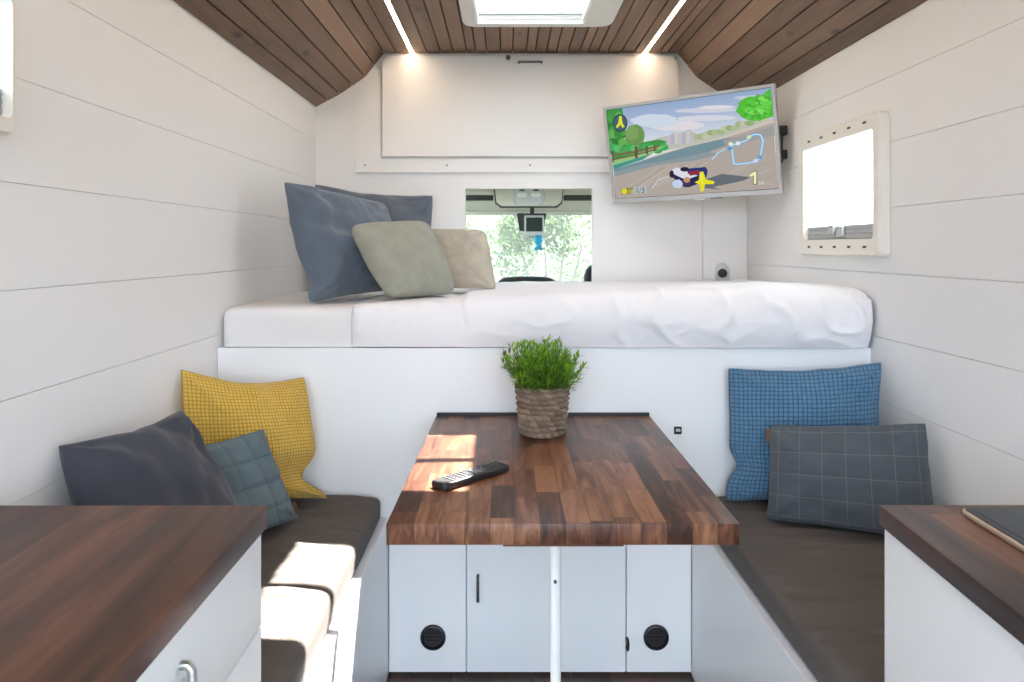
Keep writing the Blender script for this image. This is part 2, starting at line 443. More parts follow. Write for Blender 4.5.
# ceiling: profile from the left wall over both slopes, planks along Y
PR = [(XL, ZW), (-.767, 2.021), (-.651, 2.100), (-.5625, ZC)]
PRR = [(XR - (x - XL), z) for x, z in PR]
SKY = (-.150, .410, 2.32, 2.985)                # cut-out for the rooflight trim
HOLE = (-.106, .306, 2.40, 2.925)               # clear opening
LEDX = (-.432, .651); LW = .011
bm = B(); dark = []
def slope_seg(p0, p1, n):
    d = (Vector(p1) - Vector(p0)); ln = d.length; u = d / ln; nn = Vector((-u.y, u.x))
    if nn.y < 0: nn = -nn
    w = ln / n
    for k in range(n):
        a = Vector(p0) + u*(k*w + .0025); b_ = Vector(p0) + u*((k+1)*w - .0025)
        q = [a, b_, b_ + nn*.012, a + nn*.012]
        bmx_faces = add_prism(bm, [tuple(v) for v in q], 'y', YF, YB)
    dark.append([tuple(Vector(p0) + nn*.011 - u*.004), tuple(Vector(p1) + nn*.011 + u*.004), tuple(Vector(p1) + nn*.07 + u*.02), tuple(Vector(p0) + nn*.07 - u*.06)])
for P in (PR, PRR):
    slope_seg(P[0], P[1], 2); slope_seg(P[1], P[2], 2); slope_seg(P[2], P[3], 2)
rng = random.Random(5)
def flat_planks(a, b_):
    n = max(1, round((b_ - a)/.054)); ws = [.75 + .5*rng.random() for _ in range(n)]; s = sum(ws); x = a
    for w in ws:
        x1 = x + (b_ - a)*w/s
        for p in minus(x + .0028, x1 - .0028, YF, YB, [SKY]):
            if p[1] - p[0] > .004: add_box(bm, p[0], p[1], p[2], p[3], ZC, ZC + .012)
        x = x1
flat_planks(PR[3][0], LEDX[0] - LW); flat_planks(LEDX[0] + LW, LEDX[1] - LW); flat_planks(LEDX[1] + LW, PRR[3][0])
nplank = len(bm.faces)
for q in dark: add_prism(bm, q, 'y', YF, YB, mi=1)
for x0, x1, y0, y1 in minus(PR[3][0] - .01, PRR[3][0] + .01, YF, YB, [(HOLE[0] - .02, HOLE[1] + .02, HOLE[2] - .02, HOLE[3] + .02)]):
    add_box(bm, x0, x1, y0, y1, ZC + .0125, ZC + .075, mi=1)
cl = struct('ceiling', bm, [M['ceil'], M['gap']]); set_tone(cl)

# LED strips let into the ceiling
for x, side in zip(LEDX, ('left', 'right')):
    t = thing('led_strip', f'warm glowing LED strip light let into the {side} side of the wooden ceiling', 'light', (x, 1.3, ZC), group='LED strips in the ceiling')
    bm = B()
    for s in (-1, 1): add_box(bm, x + s*.0095 - .0012, x + s*.0095 + .0012, YF + .02, YB - .004, ZC - .0005, ZC + .011)
    add_box(bm, x - .0095, x + .0095, YF + .02, YB - .004, ZC + .0095, ZC + .0115)
    obj('profile', bm, M['alu'], t)
    bm = B(); add_box(bm, x - .0082, x + .0082, YF + .03, YB - .006, ZC + .001, ZC + .009)
    obj('diffuser', bm, M['led'], t)

# rooflight
w = sroot('window_3', (.13, 2.70, ZC))
bm = B()
fs = add_ring(bm, rrect(SKY[0] - .018, SKY[1] + .018, SKY[2] - .01, SKY[3] - .006, .055), rrect(HOLE[0], HOLE[1], HOLE[2], HOLE[3], .008), 'z', ZC - .018, ZC - .001)
bmesh.ops.bevel(bm, geom=[e for e in bm.edges if all(abs(v.co.z - (ZC - .018)) < 1e-5 for v in e.verts) and len(e.link_faces) == 2 and e.calc_face_angle(0) > 1], offset=.006, segments=3, affect='EDGES')
add_ring(bm, rrect(HOLE[0] - .012, HOLE[1] + .012, HOLE[2] - .012, HOLE[3] + .012, .01), rrect(HOLE[0], HOLE[1], HOLE[2], HOLE[3], .008), 'z', ZC - .004, ZC + .10)
obj('frame', bm, M['plast'], w, 30)
bm = B()
add_ring(bm, rrect(SKY[0] - .022, SKY[1] + .022, SKY[2] - .014, SKY[3] + .018, .058), rrect(SKY[0] - .004, SKY[1] + .004, SKY[2] + .004, SKY[3] - .004, .05), 'z', ZC - .008, ZC - .0005)
obj('gasket', bm, M['black'], w, 30)
bm = B(); add_box(bm, HOLE[0] - .01, HOLE[1] + .01, HOLE[2] - .01, HOLE[3] + .01, ZC + .100, ZC + .104)
obj('pane', bm, M['pane'], w)
bm = B()                                         # folded pleats of the screen and an unseen bar across the dome
for k in range(5): add_box(bm, HOLE[0] + .002, HOLE[1] - .002, HOLE[3] - .012 - k*.0045, HOLE[3] - .009 - k*.0045, ZC + .012, ZC + .030)
obj('blind', bm, M['ltgrey'], w)
bm = B()  # added bar, thickened and bent to cast the sun patches' dark band
add_tube(bm, [(HOLE[0] + .01, 2.665, ZC + .055), (.02, 2.655, ZC + .045), (.10, 2.635, ZC + .04), (.18, 2.655, ZC + .045), (HOLE[1] - .01, 2.665, ZC + .055)], .016, 10)
obj('handle', bm, M['whplast'], w, 40)

# ------------------------------------------------------------------ side windows
def vehicle_window(name, hole, xin, sgn, blind, fat=(.042, .034, .05, .055), proj=.034, pane='milky'):
    """frame face sits proud of the wall; fat = far, near, top, bottom rail widths"""
    y0, y1, z0, z1 = hole
    w = sroot(name, (xin, (y0+y1)/2, z0))
    xi = xin - sgn*proj
    oy0, oy1, oz0, oz1 = y0 - fat[1], y1 + fat[0], z0 - fat[3], z1 + fat[2]
    bm = B()
    n = 5
    O = rrect(oy0, oy1, oz0, oz1, .022, n); O2 = rrect(oy0 + .006, oy1 - .006, oz0 + .006, oz1 - .006, .018, n); I = rrect(y0, y1, z0, z1, .012, n)
    def mk(p, a): return bm.verts.new((a, p[0], p[1]))
    loops = [[mk(p, xin - sgn*.0005) for p in O], [mk(p, xi + sgn*.008) for p in O], [mk(p, xi) for p in O2], [mk(p, xi) for p in I], [mk(p, xin + sgn*.055) for p in I]]
    for a, b_ in zip(loops, loops[1:]):
        for i in range(len(a)):
            j = (i+1) % len(a); bm.faces.new((a[i], a[j], b_[j], b_[i]))
    bmesh.ops.recalc_face_normals(bm, faces=bm.faces)
    obj('frame', bm, M['plast'], w, 30)
    bm = B(); a, b_ = xin + sgn*.040, xin + sgn*.046
    add_box(bm, min(a, b_), max(a, b_), y0 - .003, y1 + .003, z0 - .003, z1 + .003)
    obj('pane', bm, M[pane], w)
    proto = None
    for zz in (oz0 + fat[3]*.55, oz1 - fat[2]*.48):
        for k in range(5):
            yy = y0 + (y1 - y0)*(.10 + .2*k)
            bm = B(); a, b_ = xi - sgn*.0008, xi + sgn*.001
            add_prism(bm, rrect(yy - .011, yy + .011, zz - .0036, zz + .0036, .0035, 3), 'x', a, b_)
            obj('vent_slot', bm, M['black'], w)
    # blind end bar with catch
    zb = z0 + blind
    bm = B(); a, b_ = xin - sgn*.018, xin - sgn*.002
    add_box(bm, min(a, b_) + .003, max(a, b_) - .003, y0 + .002, y1 - .002, z0 + .0005, zb + .015)
    for q0, q1 in ((-.028, -.013), (-.011, .001), (.004, .016)):
        add_box(bm, min(a, b_), max(a, b_), y0 + .002, y1 - .002, zb + q0, zb + q1, .002)
    obj('blind_bar', bm, M['grey'], w, 30)
    ym = (y0 + y1)/2 + .01
    bm = B(); a, b_ = xin - sgn*.030, xin - sgn*.017
    add_box(bm, min(a, b_), max(a, b_), ym - .055, ym - .005, zb - .022, zb + .012, .004)
    add_box(bm, min(a, b_) - .004, max(a, b_), ym + .002, ym + .042, zb - .014, zb + .018, .004)
    obj('catch', bm, M['silver'], w, 30)
    return w
vehicle_window('window_1', HOLE_R, XR, 1, .030)
vehicle_window('window_2', HOLE_L, XL, -1, .035, (.012, .034, .012, .030))

# ------------------------------------------------------------------ overhead cupboard, rail
t = thing('overhead_cupboard', 'wide white flat-fronted cupboard above the pass-through, under the wooden ceiling', 'cupboard', (.118, YB - .02, 1.726))
bm = B()
add_prism(bm, [(-.566, 1.728), (.803, 1.728), (.803, 2.150), (.775, 2.197), (-.545, 2.197), (-.566, 2.165)], 'y', YB - .026, YB - .010, .0012, 1)
obj('flap_door', bm, M['beige'], t)
bm = B(); add_prism(bm, [(-.556, 1.734), (.793, 1.734), (.793, 2.19), (-.556, 2.19)], 'y', YB - .010, YB - .0005); obj('body', bm, M['gap'], t)
bm = B(); c = pt(508, 57, YB - .03); add_lathe(bm, [(0, 0), (.011, 0), (.011, .006), (.007, .014), (0, .016)], 20, M4=Matrix.Translation((c.x, YB - .026, 2.183)) @ Matrix.Rotation(PI/2, 4, 'X'))
obj('latch_button', bm, M['dksteel'], t, 40)
bm = B(); z = 2.160
add_tube(bm, [(.064, YB - .026, z), (.064, YB - .042, z), (.068, YB - .046, z), (.164, YB - .046, z), (.168, YB - .042, z), (.168, YB - .026, z)], .0045, 8)
obj('handle', bm, M['dksteel'], t, 50)
t = thing('mounting_rail', 'white screwed board running under the overhead cupboard', 'rail', (.15, YB - .018, 1.655))
bm = B(); add_box(bm, -.692, 1.06, YB - .018, YB - .0005, 1.655, 1.7185, .0015); obj('board', bm, M['beige'], t)
for px in (365, 447, 530, 612):
    bm = B(); add_lathe(bm, [(0, 0), (.0042, 0), (.0042, .0012), (.001, .0016), (0, .0008)], 12, M4=Matrix.Translation(((px - HX)*(YB - .018)/F, YB - .018, 1.688)) @ Matrix.Rotation(PI/2, 4, 'X')); obj('screw', bm, M['dksteel'], t)

# reading lamp on the bulkhead
t = thing('reading_lamp', 'small grey arched swivel lamp on the white corner panel behind the bed', 'lamp', (1.003, YB - .024, 1.17))
bm = B()
prof = [(.972, 1.150), (1.034, 1.150)] + [(1.003 + .031*math.cos(a), 1.205 + .031*math.sin(a)) for a in [PI*k/10 for k in range(11)]]
add_prism(bm, prof, 'y', YB - .040, YB - .0225, .004, 2); obj('mount', bm, M['ltgrey'], t, 30)
bm = B(); bmesh.ops.create_uvsphere(bm, u_segments=20, v_segments=12, radius=.021, matrix=Matrix.Translation((.997, YB - .048, 1.19))); obj('swivel_head', bm, M['cabdark'], t, 180)

# ------------------------------------------------------------------ bed platform
t = thing('bed_platform', 'tall white bed platform with doors and vents in its base, across the van', 'bed', (.12, DB, 0))
ZP = 1.0016
bm = B()
for r_ in minus(XL + .002, XR - .002, .002, ZP, [(-.357, .571, .002, .432)]): add_box(bm, r_[0], r_[1], DB, DB + .016, r_[2], r_[3])
obj('front_panel', bm, M['white'], t)
bm = B(); add_box(bm, XL + .004, XR - .004, DB + .017, YB - .006, ZP - .03, ZP - .0005); obj('slatted_base', bm, M['white'], t)
bm = B(); add_box(bm, -.353, .567, DB + .020, DB + .03, .004, .432); obj('carcass', bm, M['white'], t)
def xd(px): return (px - HX)*DB/F
cells = [('side_panel', -.3545, xd(466)), ('door', xd(467), xd(560)), ('door', xd(561), xd(625.5)), ('side_panel', xd(626.5), .5685)]
made = []
for nm, x0, x1 in cells:
    bm = B(); add_box(bm, x0 + .0004, x1 - .0004, DB - .001, DB + .016, .012, .4315, .0012, 1)
    made.append(obj(nm, bm, M['white'], t))
def bar_handle(px, y0, y1, par, mat='dksteel'):
    xx = xd(px); z0, z1 = EYE - (y1 - HY)*DB/F, EYE - (y0 - HY)*DB/F
    bm = B(); add_tube(bm, [(xx, DB - .001, z0), (xx, DB - .016, z0), (xx, DB - .020, z0 + .005), (xx, DB - .020, z1 - .005), (xx, DB - .016, z1), (xx, DB - .001, z1)], .0045, 10)
    obj('handle', bm, M[mat], par, 50)
bar_handle(478, 575, 599, made[1]); bar_handle(627, 638, 647, made[2], 'black')
for px, par in ((433, made[0]), (656, made[3])):
    cx, cz = xd(px), EYE - (637 - HY)*DB/F
    T4 = Matrix.Translation((cx, DB - .001, cz)) @ Matrix.Rotation(PI/2, 4, 'X')
    bm = B(); add_lathe(bm, [(.039, 0), (.039, .004), (.037, .007), (.033, .008), (.031, .003), (.030, .0008), (0, .0008)], 40, M4=T4)
    add_box(bm, cx - .028, cx + .028, DB - .0055, DB - .002, cz - .002, cz + .002)
    add_box(bm, cx - .024, cx + .024, DB - .0045, DB - .002, cz + .010, cz + .0125); add_box(bm, cx - .024, cx + .024, DB - .0045, DB - .002, cz - .0125, cz - .010)
    obj('air_vent', bm, M['black'], par, 35)
c = pt(677.5, 430, DB)
t = thing('wall_socket', 'small black square socket on the white bed front, right of the table', 'socket', (c.x, DB, c.z - .011))
bm = B(); add_box(bm, c.x - .0115, c.x + .0115, DB - .008, DB - .0004, c.z - .0115, c.z + .0115, .002); obj('face_plate', bm, M['black'], t)
bm = B(); add_box(bm, c.x - .007, c.x + .007, DB - .0095, DB - .0078, c.z - .003, c.z + .006, .0008, 1); obj('port', bm, M['ltgrey'], t)

# mattress under a fitted sheet
def uv_from(me, fn):
    uv = me.uv_layers.new(name='UVMap')
    for lp in me.loops: uv.data[lp.index].uv = fn(me.vertices[lp.vertex_index].co)
bm = B(); add_prism(bm, rrect(XL + .005, XR - .006, DB + .012, YB - .03, .035, 8), 'z', ZP + .001, 1.122)
bmesh.ops.bevel(bm, geom=[e for e in bm.edges if all(v.co.z > 1.1 for v in e.verts)], offset=.030, segments=6, affect='EDGES', profile=.5)
bmesh.ops.bevel(bm, geom=[e for e in bm.edges if all(v.co.z < 1.003 for v in e.verts)], offset=.004, segments=2, affect='EDGES', profile=.5)
mt = obj('mattress', bm, M['sheet'], None, 40); uv_from(mt.data, lambda c: (c.x, c.y + c.z)); rebase(mt)
tag(mt, 'mattress in a smooth off-white fitted sheet, bare at the left by the wall', 'mattress')

# duvet: draped over the mattress, folded back along its left side
def fbm(x, y, z, o=3): return noise.fractal(Vector((x, y, z)), 1.0, 2.0, o)
X0, X1 = -.468, XR - .012
nx, ns = 230, 150
prof = []                                        # (y, z) from the bulkhead to the hem
yb, yf = YB - .06, DB + .030
prof += [(yb - (yb - yf)*k/90, 1.130 + .008*max(0, (k/90 - .25)/.75)**1.3) for k in range(91)]
zt = prof[-1][1]
for k in range(1, 25):
    a = PI/2*k/24; prof.append((yf - .045*math.sin(a), zt - .055*(1 - math.cos(a))))
zz = prof[-1][1]
for k in range(1, ns + 1 - len(prof) + 0): pass
m_ = ns + 1 - len(prof)
for k in range(1, m_ + 1): prof.append((yf - .045 + .012*(k/m_)**2, zz - (zz - (ZP + .0046))*k/m_))
bm = B(); G = []
for i in range(nx + 1):
    u = i/nx; x = X0 + (X1 - X0)*u; row = []
    for j, (y, z) in enumerate(prof):
        tl = max(0, 1 - (x - X0)/.045); lift = -(1 - math.sqrt(max(0, 1 - tl*tl)))       # rounded left rim
        tr = max(0, 1 - (X1 - x)/.07); liftr = -(1 - math.sqrt(max(0, 1 - tr*tr)))
        j0 = prof[max(j-1, 0)]; j1 = prof[min(j+1, ns)]
        n2 = Vector((0, -(j1[1]-j0[1]), (j1[0]-j0[0]))).normalized(); n2 = -n2 if j < 90 and n2.z < 0 else n2
        if n2.y > 0 and j > 90: n2 = -n2
        if n2.z < -.2 and j <= 90: n2 = -n2
        s = j/ns
        puff = .009*fbm(x*2.3 + 3, y*2.6, 1.5) + .004*fbm(x*6.1, y*6.5 + z*6, 4.2)
        front = max(0, min(1, (j - 78)/30))
        fold = (1 - abs(fbm(x*3.6 + z*6.5, z*6 - x*3.4, 9.1, 2))*2.6)*(.35 + .65*max(0, min(1, (x + .1)/.5)))
        fold = max(0, fold)**2*.018*front
        fold2 = max(0, 1 - abs(fbm(x*11 - z*10 + 3, z*9 + x*3, 2.7, 2))*2.4)**2*.0035*front
        flat = max(0, min(1, (88 - j)/30))
        crease = max(0, 1 - abs(fbm(x*3.1 + y*2, y*4.2 - x*1.3, 6.3, 2))*3.0)**2*.004*flat
        step = .015/(1 + math.exp(-(x + .120 + .02*(y - 2.3) + .008*math.sin(z*40))/.0035)) - .004
        dsp = puff*(.5 + .5*(1 - front*.3)) + fold + fold2 + crease + step
        dsp += .014*max(0, 1 - abs(x - .86)/.30)*front*.7 + (.022*max(0, min(1, (x + .15)/.35)) + .012*max(0, min(1, (x - .35)/.5)))*(.35 + .65*min(1, j/85))*(1 - front*.4)                                 # plumper right end
        if j > 100: dsp *= 1 - .62*min(1, (j - 100)/45)**1.5
        y2, z2 = y + n2.y*dsp, z + n2.z*dsp
        if j <= 100: z2 += (lift + liftr*.7)*.028
        if j > 80: y2 -= (lift + liftr)*.022*front
        z2 = max(z2, 1.1265) if y2 > DB + .06 else z2
        y2 = min(y2, DB + .006) if z2 < 1.085 and j > 112 else y2
        if DB + .004 < y2 < DB + .07 and z2 > 1.07 and j > 60:                            # keep clear of the mattress's rounded edge
            dd = Vector((0, y2 - (DB + .047), z2 - 1.087))
            if dd.length < .041: dd = dd.normalized()*.041; y2, z2 = DB + .047 + dd.y, 1.087 + dd.z
        z2 = max(z2, ZP + .0046 + .002*max(0, fbm(x*9, 1.3, 5.5, 2)))
        row.append(bm.verts.new((x, y2, z2)))
    G.append(row)
for i in range(nx):
    for j in range(ns): bm.faces.new((G[i][j], G[i][j+1], G[i+1][j+1], G[i+1][j]))
bmesh.ops.recalc_face_normals(bm, faces=bm.faces)
if sum(f.normal.z for f in bm.faces) < 0: bmesh.ops.reverse_faces(bm, faces=bm.faces)
dv = obj('duvet', bm, M['duvet'], None, 180); uv_from(dv.data, lambda c: (c.x, c.y - c.z)); rebase(dv)
so = dv.modifiers.new('thickness', 'SOLIDIFY'); so.thickness = .003; so.offset = 1
tag(dv, 'crumpled white duvet spread over the mattress, its left end folded back', 'duvet')

# ------------------------------------------------------------------ cushions
def sgnpow(a, p): return math.copysign(abs(a)**p, a)
def pillow(name, label, corners, T, mat, sag=(.07, .07), seed=0, n=60, wr=.010, pinch=.42, creases=(), quilt=None, warp=None, ears=.0, group=None, tagpos=None, slump=.15, lump=.012, cat='cushion', minz=0., round_=.022, fine=.003):
    """stuffed cushion between four corner points BL, BR, TR, TL; T = half thickness"""
    BL, BR, TR, TL = [Vector(c) for c in corners]
    nrm = ((BR - BL) + (TR - TL)).cross((TL - BL) + (TR - BR)).normalized()   # faces the viewer
    if nrm.y > 0 and abs(nrm.y) > .05: nrm = -nrm
    w = ((BR - BL).length + (TR - TL).length)/2; h = ((TL - BL).length + (TR - BR).length)/2
    def at(u, v):
        u2 = u*(1 - sag[0]*(1 - v*v)*u*u); v2 = v*(1 - sag[1]*(1 - u*u)*v*v)
        if warp: u2, v2 = warp(u2, v2)
        k = 1 - round_*(abs(u)**7)*(abs(v)**7); u2 *= k; v2 *= k
        u2 += .012*fbm(v*2.1 + seed*3.1, u*2, seed, 2)*abs(u)**4; v2 += .014*fbm(u*2.1 + seed*5.7, v*2, seed + 4, 2)*abs(v)**4
        a, b_ = (u2 + 1)/2, (v2 + 1)/2
        return BL*(1-a)*(1-b_) + BR*a*(1-b_) + TR*a*b_ + TL*(1-a)*b_
    def thick(u, v, side):
        e = max(0, (1 - u*u)*(1 - v*v)); p = e**pinch
        d = T*p*(1 - slump*v)
        ez = min(1, e*5)
        s = seed*7.3 + (side < 0)*31
        d += lump*fbm(u*1.6 + s, v*1.6, s, 2)*ez
        for k, (cu, cv) in enumerate(((-1, -1), (1, -1), (1, 1), (-1, 1))):    # gathers that run in from the corners
            du, dv = u - cu, v - cv; r = math.hypot(du, dv)
            if r > 1e-6:
                an = math.atan2(dv*-cv, du*-cu)
                d += wr*math.sin(an*(9 + k % 3) + s + k*1.9)*math.exp(-r*1.9)*min(1, r*4)*min(1, e*9)
        d += wr*.8*math.exp(-(3.2*fbm(u*1.3 + s + 5, v*1.3 - s, 3.3, 1))**2)*ez
        d += fine*fbm(u*4.6 + s, v*4.6 - s, s + 2, 3)*ez
        for (u0, v0, u1, v1, wd, dp) in creases:
            ax, ay = u1 - u0, v1 - v0; q = max(0, min(1, ((u-u0)*ax + (v-v0)*ay)/(ax*ax + ay*ay)))
            ds = math.hypot(u - u0 - q*ax, v - v0 - q*ay)
            if side > 0: d += dp*math.exp(-(ds/(wd*1.9))**2)*min(1, e*6)
        if quilt:
            qu, qv, dep = quilt
            fu = abs((u*w/2/qu) % 1 - .5)*2; fv = abs((v*h/2/qv) % 1 - .5)*2     # 1 at a seam
            d += dep*(1 - max(fu, fv)**6)*min(1, e*5) - dep
        return max(d, .0025*min(1, e*30))
    bm = B(); par = [math.sin(PI/2*(-1 + 2*i/n)) for i in range(n+1)]
    uvl = bm.loops.layers.uv.new('UVMap'); UV = {}
    Gf, Gb = [], []
    for i, u in enumerate(par):
        rf, rb = [], []
        for j, v in enumerate(par):
            p = at(u, v); edge = i in (0, n) or j in (0, n)
            if edge:
                s = bm.verts.new(p + nrm*.006*fbm(u*3 + seed, v*3, seed, 2)); UV[s] = (u*w/2, v*h/2); rf.append(s); rb.append(s)
            else:
                a = bm.verts.new(p + nrm*thick(u, v, 1)); b_ = bm.verts.new(p - nrm*thick(u, v, -1)*.85)
                UV[a] = UV[b_] = (u*w/2, v*h/2); rf.append(a); rb.append(b_)
        Gf.append(rf); Gb.append(rb)
    for i in range(n):
        for j in range(n):
            bm.faces.new((Gf[i][j], Gf[i+1][j], Gf[i+1][j+1], Gf[i][j+1]))
            q = (Gb[i][j], Gb[i][j+1], Gb[i+1][j+1], Gb[i+1][j])
            if len(set(q)) == 4 and not bm.faces.get(q): bm.faces.new(q)
    for v in bm.verts:
        if v.co.z < minz: v.co.z = minz + (v.co.z - minz)*.02
    bmesh.ops.recalc_face_normals(bm, faces=bm.faces)
    for f in bm.faces:
        for lp in f.loops: lp[uvl].uv = UV[lp.vert]
    base = (BL + BR)/2
    if tagpos is None:
        o = obj(name, bm, mat, None, 180); rebase(o); return tag(o, label, cat, group)
    t = thing(name, label, cat, base, group=group)
    obj('cover', bm, mat, t, 180)
    u, v = tagpos; p = at(u, v); du = (at(u*.97, v) - p).normalized(); dvv = (at(u, v + .02) - p).normalized()
    bm = B(); out = -du
    q = [p - out*.004, p + out*.012, p + out*.012 + dvv*.035, p - out*.004 + dvv*.035]
    v0 = [bm.verts.new(c - nrm*.0012) for c in q]; v1 = [bm.verts.new(c + nrm*.0012) for c in q]
    bm.faces.new(v0); bm.faces.new(v1[::-1])
    for i in range(4): bm.faces.new((v0[i], v1[i], v1[(i+1) % 4], v0[(i+1) % 4]))
    bmesh.ops.recalc_face_normals(bm, faces=bm.faces)
    obj('tag', bm, M['leather'], t)
    return t
zb = ZBENCH + .012
def yl_warp(u, v):       # the right side folds in above the lower corner
    k = math.exp(-((v + .58)/.24)**2)*max(0, u)**2
    k2 = math.exp(-(v/.7)**2)*max(0, u)**3
    return u - .34*k - .05*k2, v
pillow('cushion', 'mustard yellow waffle cushion in the left bench corner against the bed front', [(-.845, 1.94, zb), (-.518, 2.19, zb), pt(305, 376, 2.215), pt(180, 367, 1.985)],
       .068, M['yellow'], (.03, .16), 1, wr=.010, warp=yl_warp, creases=[(.05, 1, .12, -.15, .10, .014), (.25, .95, .75, -.5, .08, -.010), (1, -.62, .3, -.4, .12, -.02), (-.2, .2, .6, -.1, .2, .008)], minz=ZBENCH + .0125)
pillow('cushion', 'dark charcoal cotton cushion leaning on the left wall beside the wooden counter', [(-.665, 1.31, zb), (-.56, 1.70, zb), pt(181, 408, 1.757), pt(56, 444, 1.437)],
       .078, M['charcoal'], (.05, .10), 2, wr=.012, creases=[(.35, 1, .75, .45, .08, -.012), (-1, .95, -.7, .7, .1, .01)], slump=.1, minz=ZBENCH + .0125)
pillow('cushion', 'grey-teal quilted cushion standing between the charcoal and the yellow cushion', [(-.725, 1.775, zb), pt(300, 519, 2.025), pt(264, 428, 1.945), (-.815, 1.775, .82)],
       .05, M['teal'], (.06, .06), 3, wr=.007, quilt=(.064, .070, .010), tagpos=(.995, -.86), lump=.006, minz=ZBENCH + .0125)
pillow('cushion', 'bright blue waffle cushion propped upright against the bed front at right', [pt(724, 503, 2.185), (1.075, 2.12, zb), pt(883, 361, 2.155), pt(727, 367, 2.222)],
       .062, M['blue'], (.05, .09), 4, wr=.009, warp=lambda u, v: (u + .13*math.exp(-((v + .45)/.16)**2)*max(0, -u)**3, v),
       creases=[(-1, -.45, -.5, -.2, .10, -.018), (.35, .8, .95, .35, .08, -.010), (-.1, .3, .6, .9, .1, .010)], minz=ZBENCH + .0125)
pillow('cushion', 'slate grey cushion with pale windowpane check, in front of the blue waffle cushion', [pt(766, 520, 2.03), (1.085, 1.845, zb), pt(927, 422, 1.915), pt(769, 424, 2.075)],
       .058, M['plaid'], (.03, .06), 5, wr=.007, quilt=(.058, .060, .0040), tagpos=(-.99, .62), creases=[(-.6, 1, .2, .72, .12, -.010)], lump=.008, minz=ZBENCH + .0125)
pillow('pillow', 'large blue velvet pillow leaning over the bare mattress by the left wall', [pt(309, 304, 2.40), (-.385, 2.86, 1.150), pt(384, 203, 2.99), pt(283, 181, 2.46)],
       .085, M['velvet'], (.05, .05), 6, wr=.012, fine=.008, creases=[(-1, .3, -.2, .1, .08, -.014), (-1, -.1, -.1, -.2, .07, .012), (-.75, 1, -.72, -.8, .07, .016), (-.9, -.9, .2, -.75, .09, -.015), (-.3, -.2, .6, -.5, .1, .010)],
       warp=lambda u, v: (u + .12*math.exp(-((v + .55)/.3)**2)*max(0, -u)**2, v), lump=.016, minz=1.1305)
pillow('pillow', 'slate blue velvet pillow propped behind the large blue one on the bulkhead', [(-.84, 3.20, 1.135), (-.315, 3.20, 1.135), pt(434, 195, 3.33), pt(314, 183, 3.31)],
       .07, M['velvet2'], (.04, .12), 7, wr=.011, fine=.007, creases=[(0, .9, .9, .2, .1, .012), (.3, 1, .8, .5, .08, -.012)], minz=1.135)
pillow('cushion', 'sage green knitted cushion tilted against the large blue velvet pillow', [pt(390, 298, 2.40), pt(455, 293, 2.66), pt(426, 221, 2.70), pt(348, 225, 2.46)],
       .062, M['sage'], (.0, .0), 8, wr=.006, pinch=.36, lump=.006, minz=1.1405, round_=.075)
pillow('cushion', 'sand beige knitted cushion beside the sage one, left of the cab opening', [pt(432, 294, 2.87), pt(497, 291, 2.79), pt(486, 230, 2.90), pt(428, 229, 3.0)],
       .055, M['sand'], (.02, .02), 9, wr=.006, pinch=.36, lump=.006, minz=1.1535, round_=.075)

